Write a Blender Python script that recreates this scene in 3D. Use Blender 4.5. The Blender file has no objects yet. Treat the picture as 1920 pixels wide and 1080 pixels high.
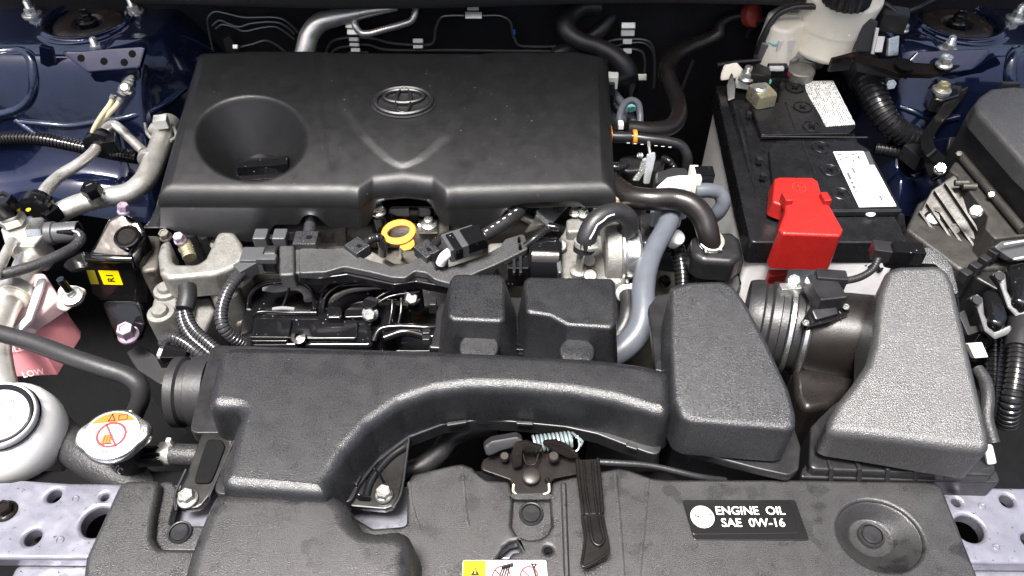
import bpy, bmesh, math, random
import numpy as np
from mathutils import Vector, Matrix
from mathutils.geometry import tessellate_polygon
random.seed(4)
R = math.radians
sc = bpy.context.scene
V = Vector

# ------------------------------------------------------------------ camera
CAM_H, PITCH, LENS = 0.55, 47.0, 28.0
FPX = LENS / 36.0 * 1920.0
CP, SP = math.cos(R(PITCH)), math.sin(R(PITCH))
FWD, RGT, UPV = V((0, CP, -SP)), V((1, 0, 0)), V((0, SP, CP))
CAM = V((0, 0, CAM_H))
cd = bpy.data.cameras.new('camera'); cam = bpy.data.objects.new('camera', cd)
sc.collection.objects.link(cam); sc.camera = cam
cd.lens = LENS; cd.sensor_width = 36; cd.clip_start = 0.01; cd.clip_end = 5000
cam.location = CAM; cam.rotation_euler = (R(90 - PITCH), 0, 0)

# ------------------------------------------------------------------ light
SUN_EL, SUN_AZ = 76.0, 216.0          # azimuth measured clockwise from +Y: high above the front of the car, veiled
w = bpy.data.worlds.new('World'); sc.world = w; w.use_nodes = True
nt = w.node_tree; bg = nt.nodes['Background']
sky = nt.nodes.new('ShaderNodeTexSky'); sky.sky_type = 'NISHITA'; sky.sun_disc = False
sky.sun_elevation = R(SUN_EL); sky.sun_rotation = R(SUN_AZ)
sky.air_density = 1.0; sky.dust_density = 8.0; sky.ozone_density = 0.5
nt.links.new(sky.outputs[0], bg.inputs[0]); bg.inputs[1].default_value = 0.09
sd = bpy.data.lights.new('sun', 'SUN'); sun = bpy.data.objects.new('sun', sd); sc.collection.objects.link(sun)
sd.energy = 4.0; sd.angle = R(18); sd.color = (1.0, 0.985, 0.97)
sdir = V((math.sin(R(SUN_AZ)) * math.cos(R(SUN_EL)), math.cos(R(SUN_AZ)) * math.cos(R(SUN_EL)), math.sin(R(SUN_EL))))
sun.rotation_euler = (-sdir).to_track_quat('-Z', 'Y').to_euler(); sun.location = sdir * 5
sc.view_settings.view_transform = 'Standard'; sc.view_settings.look = 'None'
sc.view_settings.exposure = 1.4; sc.view_settings.gamma = 1.0
sc.cycles.max_bounces = 8; sc.cycles.use_denoising = True

# ------------------------------------------------------------------ pixel -> place
def ray(px, py):
    return FWD + RGT * ((px - 960) / FPX) - UPV * ((py - 540) / FPX)
def P(px, py, z=0.0):
    """the point seen at that pixel which lies at height z (or on the plane z = a + b x + c y)"""
    d = ray(px, py)
    if isinstance(z, tuple):
        a, b, c = z
        t = (a + b * CAM.x + c * CAM.y - CAM.z) / (d.z - b * d.x - c * d.y)
    else:
        t = (z - CAM.z) / d.z
    return CAM + d * t
def PY(px, py, y):
    d = ray(px, py); return CAM + d * (y / d.y)
def S(wpx, p):
    return wpx * (p - CAM).dot(FWD) / FPX
def pt(q, z=0.0):
    if isinstance(q, Vector): return q
    return P(q[0], q[1], q[2] if len(q) > 2 else z)

# ------------------------------------------------------------------ materials
MATS = {}
def M(name, col, rough=0.5, metal=0.0, bump=None, var=None, rvar=0.0, coat=0.0, coat_r=0.08, trans=0.0, sss=0.0, spec=0.5,
      spots=None, dust=None, ior=1.5, emit=None, alpha=1.0, scratch=None, sparkle=0.0):
    m = bpy.data.materials.new(name); m.use_nodes = True; MATS[name] = m
    t = m.node_tree; b = t.nodes['Principled BSDF']; L = t.links.new
    b.inputs['Base Color'].default_value = (*col, 1); b.inputs['Roughness'].default_value = rough
    b.inputs['Metallic'].default_value = metal; b.inputs['Specular IOR Level'].default_value = spec
    b.inputs['IOR'].default_value = ior
    b.inputs['Coat Weight'].default_value = coat; b.inputs['Coat Roughness'].default_value = coat_r
    b.inputs['Transmission Weight'].default_value = trans; b.inputs['Alpha'].default_value = alpha
    if sss:
        b.inputs['Subsurface Weight'].default_value = sss; b.inputs['Subsurface Radius'].default_value = (0.03, 0.03, 0.028) if sss > .4 else (0.01, 0.01, 0.01)
        b.inputs['Subsurface Scale'].default_value = 1.0
    geo = t.nodes.new('ShaderNodeNewGeometry')
    def noise(scale, detail=3.0, rough_=0.55):
        n = t.nodes.new('ShaderNodeTexNoise'); n.inputs['Scale'].default_value = scale
        n.inputs['Detail'].default_value = detail; n.inputs['Roughness'].default_value = rough_
        L(geo.outputs['Position'], n.inputs['Vector']); return n.outputs[0]
    def ramp(src, a, c, v0, v1):
        r = t.nodes.new('ShaderNodeMapRange'); r.inputs[1].default_value = a; r.inputs[2].default_value = c
        r.inputs[3].default_value = v0; r.inputs[4].default_value = v1; r.clamp = True; L(src, r.inputs[0]); return r.outputs[0]
    cur = None
    def mixc(fac, colr):
        nonlocal cur
        mx = t.nodes.new('ShaderNodeMix'); mx.data_type = 'RGBA'
        L(fac, mx.inputs[0])
        if cur is None: mx.inputs[6].default_value = (*col, 1)
        else: L(cur, mx.inputs[6])
        mx.inputs[7].default_value = (*colr, 1); cur = mx.outputs[2]
    if var:
        scale, amt = var
        mixc(ramp(noise(scale, 6.0, 0.6), 0.35, 0.68, 0, 1), tuple(max(0, c * (1 + amt)) for c in col))
        mixc(ramp(noise(scale * 3.7, 4.0), 0.5, 0.75, 0, .7), tuple(max(0, c * (1 - amt)) for c in col))
    if spots:                                     # (scale, threshold, colour): stains with a shape of their own
        mixc(ramp(noise(spots[0], 2.5, 0.6), spots[1], spots[1] + 0.07, 0, 0.85), spots[2])
    if dust:                                      # (scale, threshold, colour): specks
        mixc(ramp(noise(dust[0], 1.0), dust[1], dust[1] + 0.04, 0, 1), dust[2])
    if cur is not None: L(cur, b.inputs['Base Color'])
    if rvar:
        rr = ramp(noise(60, 5.0), 0.3, 0.7, max(0.02, rough - rvar), min(1, rough + rvar))
        if sparkle:                               # the moulded grain: every crest a little glossier than its valley
            ad = t.nodes.new('ShaderNodeMath'); ad.operation = 'ADD'; L(rr, ad.inputs[0]); L(ramp(noise(1400, 1.0), 0.35, 0.65, -sparkle, sparkle), ad.inputs[1]); rr = ad.outputs[0]
        L(rr, b.inputs['Roughness'])
    if bump:
        scale, strength, dist = bump
        bn = t.nodes.new('ShaderNodeBump'); bn.inputs['Strength'].default_value = strength; bn.inputs['Distance'].default_value = dist
        L(noise(scale, 2.0), bn.inputs['Height']); L(bn.outputs[0], b.inputs['Normal'])
        if scratch:
            n2 = t.nodes.new('ShaderNodeBump'); n2.inputs['Strength'].default_value = scratch[1]; n2.inputs['Distance'].default_value = 0.01
            L(noise(scratch[0], 3.0), n2.inputs['Height']); L(bn.outputs[0], n2.inputs['Normal']); L(n2.outputs[0], b.inputs['Normal'])
    if emit: b.inputs['Emission Color'].default_value = (*emit, 1)
    return m
M('cover', (.008, .008, .0085), .38, spec=.32, bump=(1300, .20, .0008), var=(25, .25), rvar=.05, dust=(300, .775, (.12, .12, .12)), scratch=(18, .02), sparkle=.04)
M('grain', (.010, .0105, .012), .33, bump=(1350, .32, .0013), var=(40, .25), rvar=.07, dust=(330, .80, (.2, .2, .2)), sparkle=.16, spec=.75)
M('grain_warm', (.019, .0185, .019), .34, bump=(1300, .32, .0013), var=(30, .25), rvar=.07, spots=(42, .57, (.005, .005, .006)), sparkle=.16, spec=.62)
M('grain_light', (.016, .017, .019), .34, bump=(1150, .45, .0014), var=(40, .2), rvar=.06, sparkle=.18, spec=.75)
M('airbox', (.034, .034, .035), .36, bump=(1150, .42, .0015), var=(45, .2), rvar=.06, sparkle=.16, spec=.95)
M('satin_black', (.014, .014, .015), .33, bump=(500, .06, .001), var=(60, .3), rvar=.08)
M('gloss_black', (.006, .006, .007), .10, bump=(40, .04, .004), dust=(330, .74, (.25, .25, .25)), rvar=.05)
M('gloss_paint', (.006, .006, .006), .12, coat=.6, bump=(60, .12, .004), rvar=.06)
M('brown_black', (.011, .009, .0085), .32, bump=(700, .12, .001), rvar=.08)
M('deep_black', (.0025, .0025, .003), .75, spec=.12, var=(20, .5))
M('firewall', (.007, .007, .0085), .6, spec=.3, var=(12, .5), bump=(300, .15, .001))  # near-black base: the shadow on navy panels is put into the colour
M('rubber', (.014, .014, .015), .42, bump=(600, .25, .001), var=(90, .3), rvar=.08)
M('rubber_worn', (.022, .022, .023), .46, bump=(520, .55, .0012), var=(90, .4), dust=(500, .7, (.10, .10, .10)))
M('corrugate', (.012, .012, .013), .22, rvar=.06)
M('corrugate_grey', (.030, .030, .033), .25, rvar=.06)
M('navy', (.008, .013, .042), .16, metal=.6, coat=1.0, coat_r=.03, bump=(40, .20, .005), var=(14, .3), dust=(260, .80, (.10, .11, .15)))
M('navy_seal', (.008, .017, .045), .20, metal=.5, coat=1.0, bump=(130, .30, .004), var=(40, .3))
M('lilac', (.235, .235, .275), .30, metal=.6, coat=.4, bump=(34, .28, .007), var=(30, .16), rvar=.08, dust=(330, .72, (.08, .07, .065)), spots=(55, .68, (.15, .15, .18)))
M('cast', (.21, .205, .19), .46, metal=.6, bump=(900, .60, .0012), var=(110, .35), rvar=.1, spots=(60, .66, (.09, .08, .065)))
M('cast_dark', (.125, .115, .10), .50, metal=.55, bump=(700, .5, .0012), var=(50, .35), rvar=.1, spots=(40, .62, (.05, .045, .04)))
M('cast_brown', (.050, .047, .043), .48, metal=.45, bump=(420, .35, .0012), var=(30, .35), rvar=.1)
M('alu', (.68, .66, .61), .34, metal=.8, bump=(260, .25, .0012), var=(80, .14), rvar=.10)
M('alu_bright', (.72, .72, .70), .24, metal=.95, bump=(300, .12, .001), rvar=.08)
M('zinc', (.62, .63, .60), .30, metal=.85, bump=(300, .25, .001), var=(220, .25), rvar=.1)
M('zinc_yellow', (.60, .55, .36), .32, metal=.8, var=(200, .25), rvar=.1)
M('mauve_bolt', (.42, .33, .42), .42, metal=.6, var=(200, .2))
M('steel_dark', (.008, .0065, .006), .50, metal=0.0, spec=.06, coat=.10, coat_r=.12, var=(60, .5), bump=(200, .10, .001), spots=(80, .66, (.035, .02, .014)))
M('rust_plate', (.022, .018, .015), .38, metal=.3, coat=.2, spots=(70, .58, (.11, .055, .025)), rvar=.1)
M('white_plastic', (.88, .87, .85), .38, sss=.6, var=(40, .03), bump=(60, .05, .003))
M('cream_plastic', (.84, .80, .68), .36, sss=.1, var=(18, .08), bump=(40, .06, .003))
M('lilac_white', (.60, .585, .59), .30, sss=.1, var=(30, .06))
M('pink_tank', (.66, .30, .32), .30, sss=.15, var=(16, .15), bump=(50, .06, .003))
M('pale_pink', (.56, .40, .40), .32, sss=.1, var=(20, .06))
M('red', (.28, .010, .008), .42, bump=(700, .30, .001), var=(60, .18), dust=(300, .72, (.10, .012, .012)))
M('red_dull', (.26, .035, .022), .45, var=(60, .25))
M('orange', (.80, .26, .02), .40)
M('yellow', (.78, .29, .012), .36, sss=.05, var=(80, .06))
M('grey_hose', (.085, .094, .110), .38, bump=(400, .12, .001), rvar=.06, var=(30, .12))
M('grey_plastic', (.42, .47, .50), .35, sss=.1)
M('grey_conn', (.055, .057, .060), .40, bump=(700, .2, .001))
M('battery_grey', (.80, .80, .79), .42, bump=(300, .12, .001), var=(18, .12))
M('battery_top', (.008, .008, .009), .26, bump=(500, .10, .001), var=(30, .4), rvar=.08)
M('paper', (.78, .79, .77), .45)
M('white_paint', (.82, .82, .82), .4)
M('black_print', (.01, .01, .01), .4)
M('label_black', (.008, .008, .008), .25)
M('label_yellow', (.80, .62, .0), .35)
M('label_orange', (.62, .12, .0), .4)
M('label_red', (.60, .02, .03), .4)
M('foam', (.18, .18, .185), .9, bump=(500, .4, .002))
M('cyan_spring', (.45, .55, .55), .3, metal=.7)
M('cream_wire', (.62, .55, .36), .45)
M('green', (.02, .22, .08), .4)
M('teal', (.20, .55, .50), .4)
M('clip_white', (.52, .53, .50), .4, var=(150, .15))
M('bright_clip', (.55, .56, .50), .30, metal=.7, var=(150, .2))
M('tar_grey', (.020, .020, .021), .46, spec=.4, bump=(300, .2, .001))
M('line_metal', (.16, .16, .16), .28, metal=.7)
M('hood_liner', (.02, .02, .022), .8)
def level_mat(name, top, low, z0):
    """a translucent tank: one colour above the liquid's level, another below it"""
    m = M(name, top, .30, sss=.1, bump=(50, .06, .003)); t = m.node_tree; b = t.nodes['Principled BSDF']; L = t.links.new
    geo = t.nodes.new('ShaderNodeNewGeometry'); sx = t.nodes.new('ShaderNodeSeparateXYZ'); L(geo.outputs['Position'], sx.inputs[0])
    r = t.nodes.new('ShaderNodeMapRange'); r.inputs[1].default_value = z0 - .0006; r.inputs[2].default_value = z0 + .0006; L(sx.outputs[2], r.inputs[0])
    mx = t.nodes.new('ShaderNodeMix'); mx.data_type = 'RGBA'; L(r.outputs[0], mx.inputs[0]); mx.inputs[6].default_value = (*low, 1); mx.inputs[7].default_value = (*top, 1)
    L(mx.outputs[2], b.inputs['Base Color'])
level_mat('coolant', (.70, .52, .52), (.54, .21, .23), -.074)
M('lever_black', (.007, .0065, .006), .30, spec=.35, rvar=.08, bump=(120, .1, .001))
def micro_print(name, base, ink, rows, u, v, fine=420):
    """rows of print too fine to read: dashes of ink in lines, u / v are the axes of the label in the place"""
    m = bpy.data.materials.new(name); m.use_nodes = True; MATS[name] = m
    t = m.node_tree; b = t.nodes['Principled BSDF']; L = t.links.new; b.inputs['Roughness'].default_value = .4
    geo = t.nodes.new('ShaderNodeNewGeometry')
    def dot(vec):
        n = t.nodes.new('ShaderNodeVectorMath'); n.operation = 'DOT_PRODUCT'; n.inputs[1].default_value = vec
        L(geo.outputs['Position'], n.inputs[0]); return n.outputs['Value']
    def math_(op, a, c):
        n = t.nodes.new('ShaderNodeMath'); n.operation = op
        for i, q in enumerate((a, c)):
            if isinstance(q, (int, float)): n.inputs[i].default_value = q
            else: L(q, n.inputs[i])
        return n.outputs[0]
    row = math_('MULTIPLY', dot(v), rows)
    fr = math_('FRACT', row, 0); fl = math_('FLOOR', row, 0)
    line = math_('LESS_THAN', fr, .52)
    cmb = t.nodes.new('ShaderNodeCombineXYZ'); L(math_('MULTIPLY', dot(u), 1.0), cmb.inputs[0]); L(math_('MULTIPLY', fl, 3.17), cmb.inputs[1])
    n = t.nodes.new('ShaderNodeTexNoise'); n.inputs['Scale'].default_value = fine; n.inputs['Detail'].default_value = 0
    L(cmb.outputs[0], n.inputs['Vector'])
    n2 = t.nodes.new('ShaderNodeTexNoise'); n2.inputs['Scale'].default_value = fine / 9; n2.inputs['Detail'].default_value = 0
    L(cmb.outputs[0], n2.inputs['Vector'])
    ink_f = math_('MULTIPLY', math_('MULTIPLY', line, math_('GREATER_THAN', n.outputs[0], .47)), math_('GREATER_THAN', n2.outputs[0], .40))
    mx = t.nodes.new('ShaderNodeMix'); mx.data_type = 'RGBA'; L(ink_f, mx.inputs[0])
    mx.inputs[6].default_value = (*base, 1); mx.inputs[7].default_value = (*ink, 1); L(mx.outputs[2], b.inputs['Base Color'])

# ------------------------------------------------------------------ mesh tools
def area2(p): return sum(p[i][0] * p[(i + 1) % len(p)][1] - p[(i + 1) % len(p)][0] * p[i][1] for i in range(len(p))) / 2
def ccw(p): return p if area2(p) > 0 else p[::-1]
def fillet(poly, rc, k=5):
    n = len(poly); out = []
    for i in range(n):
        a, b, c = V(poly[i - 1]), V(poly[i]), V(poly[(i + 1) % n])
        d1, d2 = (a - b), (c - b); l1, l2 = d1.length, d2.length
        if l1 < 1e-6 or l2 < 1e-6: continue
        d1 /= l1; d2 /= l2
        ang = d1.angle(d2, 0)
        if rc <= 0 or ang > R(174): out.append(tuple(b)); continue
        t = min(rc / max(math.tan(ang / 2), .05), .47 * l1, .47 * l2)
        p0, p2 = b + d1 * t, b + d2 * t
        for j in range(k + 1):
            s = j / k; out.append(tuple(p0 * (1 - s) ** 2 + b * 2 * s * (1 - s) + p2 * s * s))
    return out
def offset(poly, d):
    """moved inward by d (a counter-clockwise outline)"""
    n = len(poly); out = []
    for i in range(n):
        a, b, c = V(poly[i - 1]), V(poly[i]), V(poly[(i + 1) % n])
        e1, e2 = (b - a), (c - b)
        if e1.length < 1e-9: e1 = e2
        if e2.length < 1e-9: e2 = e1
        e1 = e1.normalized(); e2 = e2.normalized()
        n1, n2 = V((-e1.y, e1.x)), V((-e2.y, e2.x)); m = n1 + n2
        if m.length < 1e-6: m = n1
        m.normalize(); k = 1 / max(m.dot(n1), .55)
        out.append(tuple(b + m * d * k))
    if d > 0:                                     # where an edge would turn round, draw its run of points together
        for _ in range(12):
            bad = [i for i in range(n) if (V(out[(i + 1) % n]) - V(out[i])).dot(V(poly[(i + 1) % n]) - V(poly[i])) < -1e-12]
            if not bad: break
            for i in bad:
                j = (i + 1) % n; m = ((out[i][0] + out[j][0]) / 2, (out[i][1] + out[j][1]) / 2); out[i] = m; out[j] = m
    return out
def frame(n, up=V((0, 0, 1))):
    n = n.normalized()
    u = up.cross(n)
    if u.length < 1e-4: u = V((1, 0, 0)).cross(n)
    if u.length < 1e-4: u = V((0, 1, 0)).cross(n)
    u.normalize(); return u, n.cross(u), n
def catmull(pts, sub=8):
    if len(pts) < 3:
        return [pts[0].lerp(pts[-1], i / 3) for i in range(4)]
    q = [pts[0] * 2 - pts[1]] + list(pts) + [pts[-1] * 2 - pts[-2]]; out = []
    for i in range(1, len(q) - 2):
        p0, p1, p2, p3 = q[i - 1:i + 3]
        t0 = 0; t1 = t0 + max((p1 - p0).length, 1e-6) ** .5; t2 = t1 + max((p2 - p1).length, 1e-6) ** .5; t3 = t2 + max((p3 - p2).length, 1e-6) ** .5
        for j in range(sub):
            t = t1 + (t2 - t1) * j / sub
            a1 = p0 * ((t1 - t) / (t1 - t0)) + p1 * ((t - t0) / (t1 - t0)); a2 = p1 * ((t2 - t) / (t2 - t1)) + p2 * ((t - t1) / (t2 - t1))
            a3 = p2 * ((t3 - t) / (t3 - t2)) + p3 * ((t - t2) / (t3 - t2))
            b1 = a1 * ((t2 - t) / (t2 - t0)) + a2 * ((t - t0) / (t2 - t0)); b2 = a2 * ((t3 - t) / (t3 - t1)) + a3 * ((t - t1) / (t3 - t1))
            out.append(b1 * ((t2 - t) / (t2 - t1)) + b2 * ((t - t1) / (t2 - t1)))
    out.append(pts[-1].copy()); return out

def fill(loops):
    """triangles that fill outlines (the first one outer, the others holes); indices run through all loops"""
    bm = bmesh.new(); idx = {}; es = []; k = 0; rep = {}
    for l in loops:
        vs = []; 
        for q in l:
            key = (round(q[0], 6), round(q[1], 6))
            if key not in rep:
                v = bm.verts.new((q[0], q[1], 0)); rep[key] = v; idx[v] = k
            vs.append(rep[key]); k += 1
        for i in range(len(vs)):
            if vs[i] is not vs[(i + 1) % len(vs)]:
                try: es.append(bm.edges.new((vs[i], vs[(i + 1) % len(vs)])))
                except ValueError: pass
    bmesh.ops.triangle_fill(bm, use_beauty=True, use_dissolve=False, edges=es, normal=(0, 0, 1))
    out = []
    for f in bm.faces:
        t = [idx[v] for v in f.verts]
        if f.normal.z < 0: t = t[::-1]
        out.append(tuple(t))
    bm.free(); return out

class MB:
    def __init__(s): s.v = []; s.f = []
    def add(s, vs, fs):
        o = len(s.v); s.v += [tuple(q) for q in vs]; s.f += [tuple(i + o for i in f) for f in fs]; return s
    def rings(s, rings, cap0=True, cap1=True, closed=True):
        n = len(rings[0]); vs = [q for r in rings for q in r]; fs = []
        for k in range(len(rings) - 1):
            for i in range(n if closed else n - 1):
                j = (i + 1) % n; fs.append((k * n + i, k * n + j, (k + 1) * n + j, (k + 1) * n + i))
        for on, st, rr in ((cap0, 0, rings[0]), (cap1, (len(rings) - 1) * n, rings[-1])):
            if not on: continue
            if n <= 6: fs.append(tuple(range(st, st + n))); continue
            q = [V(a) for a in rr]; c = sum(q, V()) / n; nr = V()
            for i in range(n): nr += (q[i] - c).cross(q[(i + 1) % n] - c)
            if nr.length < 1e-14: continue
            u, v_, _ = frame(nr)
            vs.append(tuple(c)); 
            fs += [tuple(st + i for i in t) for t in fill([[((a - c).dot(u), (a - c).dot(v_)) for a in q]])]
        return s.add(vs, fs)
    def prism(s, pts, zb, z=0.0, re=.004, rc=.006, draft=0.0, seg=4, k=5, bulge=0.0):
        """an outline on top (pixels + height, or points), round edges, walls down to height zb"""
        w3 = [pt(q, z) for q in pts]
        A = np.array([[1, q.x, q.y] for q in w3]); zz = np.array([q.z for q in w3])
        co = np.linalg.lstsq(A, zz, rcond=None)[0] if np.ptp(zz) > 1e-6 else (zz[0], 0, 0)
        top = lambda x, y: co[0] + co[1] * x + co[2] * y
        poly = fillet(ccw([(q.x, q.y) for q in w3]), max(rc, re * 1.05), k)
        rg = []
        zmin = min(top(*q) for q in poly) - re
        zb_ = min(zb, zmin - 1e-4)
        for fr_ in (0, .5):
            rg.append([(q[0], q[1], zb_ + (top(*b) - re - zb_) * fr_) for q, b in zip([tuple(V(a)) for a in offset(poly, -draft * (zmin - zb_) * (1 - fr_))], poly)])
        for j in range(seg + 1):
            a = j / seg * math.pi / 2; ins = re * (1 - math.cos(a))
            rg.append([(q[0], q[1], top(*q) - re + re * math.sin(a)) for q in offset(poly, ins)])
        return s.rings(rg)
    def slab(s, pts, t, re=.001, rc=.002, z=0.0, up=None, seg=2, k=4):
        """a plate whose front face has those corners, thickness t behind it"""
        w3 = [pt(q, z) for q in pts]; c = sum(w3, V()) / len(w3)
        nrm = V()
        for i in range(len(w3)):
            nrm += (w3[i] - c).cross(w3[(i + 1) % len(w3)] - c)
        nrm.normalize()
        if nrm.dot(CAM - c) < 0: nrm = -nrm
        u, v_, n = frame(nrm)
        poly = fillet(ccw([((q - c).dot(u), (q - c).dot(v_)) for q in w3]), max(rc, re), k)
        hs = {}
        rg = [[(c + u * q[0] + v_ * q[1] - n * t) for q in poly]]
        for j in range(seg + 1):
            a = j / seg * math.pi / 2
            rg.append([(c + u * q[0] + v_ * q[1] + n * (-re + re * math.sin(a))) for q in offset(poly, re * (1 - math.cos(a)))])
        return s.rings(rg)
    def tube(s, pts, r, n=12, sub=8, corr=None, cap=True, flat=1.0):
        """pts: points in the place; r: one radius or one for each point; corr = (pitch, depth) for ribs"""
        if not isinstance(r, (list, tuple)): r = [r] * len(pts)
        c = catmull(pts, sub); m = len(c)
        rr = [np.interp(i / (m - 1) * (len(r) - 1), range(len(r)), r) for i in range(m)]
        if corr:
            acc = [0]
            for i in range(1, m): acc.append(acc[-1] + (c[i] - c[i - 1]).length)
            pitch, depth = corr; nn = max(2, int(acc[-1] / pitch)); cc = []; r2 = []
            for i in range(nn):
                for fr_, dd in ((0, 1 - depth), (.22, 1 - depth), (.36, 1), (.86, 1)):
                    L_ = (i + fr_) / nn * acc[-1]
                    cc.append(V([np.interp(L_, acc, [q[a] for q in c]) for a in range(3)])); r2.append(np.interp(L_, acc, rr) * dd)
            c, rr, m = cc, r2, len(cc)
        rg = []; tprev = None; u = None
        for i in range(m):
            t = (c[min(i + 1, m - 1)] - c[max(i - 1, 0)])
            t = t.normalized() if t.length > 1e-9 else (tprev or V((0, 0, 1)))
            if u is None: u, v_, _ = frame(t)
            else:
                u = u - t * u.dot(t)
                u = u.normalized() if u.length > 1e-6 else frame(t)[0]
                v_ = t.cross(u)
            tprev = t
            rg.append([c[i] + (u * math.cos(a) + v_ * math.sin(a) * flat) * rr[i] for a in (2 * math.pi * k / n for k in range(n))])
        return s.rings(rg, cap, cap)
    def lathe(s, o, ax, prof, n=24, squash=None, closed=False):
        u, v_, a_ = frame(ax)
        rg = [[o + a_ * h + (u * math.cos(t) + v_ * math.sin(t)) * max(r, 1e-5) for t in (2 * math.pi * k / n for k in range(n))] for r, h in prof]
        return s.rings(rg, not closed, not closed)
    def cyl(s, a, b, r, r2=None, n=20, bev=None):
        L_ = (b - a).length; r2 = r if r2 is None else r2; e = bev if bev is not None else min(r, L_) * .08
        return s.lathe(a, b - a, [(r - e, 0), (r, e), (r2, L_ - e), (r2 - e, L_)], n)
    def box(s, c, sx, sy, sz, rz=0, re=.0012, n=None, up=None):
        """box about c; with n given its top looks along n"""
        if n is None: u, v_, n_ = V((math.cos(rz), math.sin(rz), 0)), V((-math.sin(rz), math.cos(rz), 0)), V((0, 0, 1))
        else:
            u, v_, n_ = frame(n)
            if rz: u, v_ = u * math.cos(rz) + v_ * math.sin(rz), v_ * math.cos(rz) - u * math.sin(rz)
        poly = fillet([(-sx / 2, -sy / 2), (sx / 2, -sy / 2), (sx / 2, sy / 2), (-sx / 2, sy / 2)], re * 1.05, 2)
        rg = [[c + u * q[0] + v_ * q[1] + n_ * (-sz / 2) for q in poly]]
        for j in range(3):
            a = j / 2 * math.pi / 2
            rg.append([c + u * q[0] + v_ * q[1] + n_ * (sz / 2 - re + re * math.sin(a)) for q in offset(poly, re * (1 - math.cos(a)))])
        return s.rings(rg)
    def hexa(s, o, ax, w_, h, rz=0):
        """a hexagon head, w_ across flats, with a chamfer and a dished top"""
        u, v_, a_ = frame(ax); r = w_ / 2 / math.cos(R(30))
        rg = []
        for rr, hh in ((r, 0), (r, h * .82), (r * .88, h), (r * .62, h), (r * .55, h * .86)):
            rg.append([o + a_ * hh + (u * math.cos(t + rz) + v_ * math.sin(t + rz)) * rr for t in (math.pi / 3 * k for k in range(6))])
        return s.rings(rg)
    def sphere(s, c, r, sx=1, sy=1, sz=1, n=16, m=10):
        rg = []
        for j in range(1, m):
            a = math.pi * j / m
            rg.append([c + V((math.cos(t) * math.sin(a) * r * sx, math.sin(t) * math.sin(a) * r * sy, -math.cos(a) * r * sz)) for t in (2 * math.pi * k / n for k in range(n))])
        return s.rings(rg)
    def plate(s, outer, holes, thick, z=0.0, re=0.0, rc=0.0):
        """a flat plate with true holes and rounded rims; outlines as pixel lists at height z (or on a plane), holes as places"""
        po = fillet(ccw([(q.x, q.y) for q in [pt(a, z) for a in outer]]), rc, 4) if rc else ccw([(q.x, q.y) for q in [pt(a, z) for a in outer]])
        ph = [ccw(h)[::-1] for h in holes]
        zf = (lambda x, y: z[0] + z[1] * x + z[2] * y) if isinstance(z, tuple) else (lambda x, y: z)
        loops = [po] + ph
        tops = [offset(l, re) if re else l for l in loops]
        flat_ = [V((a[0], a[1], 0)) for l in tops for a in l]
        fs = fill(tops)
        vs = [(q.x, q.y, zf(q.x, q.y)) for q in flat_]
        s.add(vs, fs); base = len(s.v) - len(vs)
        o = 0
        for l in loops:
            m = len(l); prev = [base + o + i for i in range(m)]
            lev = [(0, re * (1 - math.cos(R(a))), re * (1 - math.sin(R(a)))) for a in (60, 30, 0)] if re else []
            lev.append((0, 0, thick))
            for _, ins, dz in lev:
                ll = offset(l, ins) if ins else l
                st = len(s.v); s.v += [(q[0], q[1], zf(*q) - dz) for q in ll]; cur = [st + i for i in range(m)]
                for i in range(m):
                    j = (i + 1) % m; s.f.append((prev[i], cur[i], cur[j], prev[j]))
                prev = cur
            o += m
        return s
    def ribbon(s, pts, wdir, w_, t):
        """a flat strap along pts, w_ wide along wdir, t thick"""
        c = catmull(pts, 6); rg = []
        for i in range(len(c)):
            tg = (c[min(i + 1, len(c) - 1)] - c[max(i - 1, 0)]).normalized(); wd = (wdir - tg * wdir.dot(tg)).normalized(); nn = tg.cross(wd)
            rg.append([c[i] + wd * a * w_ / 2 + nn * b * t / 2 for a, b in ((-1, -1), (1, -1), (1, 1), (-1, 1))])
        return s.rings(rg)
    def build(s, name, mat, parent=None, angle=38, origin=None):
        if parent is not None: org = ORG.get(parent.name, V())
        elif origin is not None: org = V(origin)
        else:
            a = np.array(s.v); org = V(((a[:, 0].min() + a[:, 0].max()) / 2, (a[:, 1].min() + a[:, 1].max()) / 2, a[:, 2].min()))
        me = bpy.data.meshes.new(name)
        bm = bmesh.new(); bv = [bm.verts.new(V(q) - org) for q in s.v]
        for f in s.f:
            if len(set(f)) < 3: continue
            try: bm.faces.new([bv[i] for i in f])
            except ValueError: pass
        bmesh.ops.recalc_face_normals(bm, faces=bm.faces)
        for f in bm.faces: f.smooth = True
        for e in bm.edges:
            if len(e.link_faces) == 2 and e.calc_face_angle(0) > R(angle): e.smooth = False
        bm.to_mesh(me); bm.free()
        me.materials.append(MATS[mat])
        o = bpy.data.objects.new(name, me); sc.collection.objects.link(o)
        if parent is not None: o.parent = parent; ORG[o.name] = org
        else: o.location = org; ORG[o.name] = org
        wn = o.modifiers.new('normals', 'WEIGHTED_NORMAL'); wn.keep_sharp = True
        return o
ORG = {}
def tag(o, label, cat, group=None, kind=None):
    if label: o['label'] = label
    if cat: o['category'] = cat
    if group: o['group'] = group
    if kind: o['kind'] = kind
    return o
def thing(name, label, cat, loc, group=None):
    e = bpy.data.objects.new(name, None); sc.collection.objects.link(e); e.empty_display_size = .02
    e.location = loc; ORG[e.name] = V(loc); return tag(e, label, cat, group)
def struct(o): o['kind'] = 'structure'; return o
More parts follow.
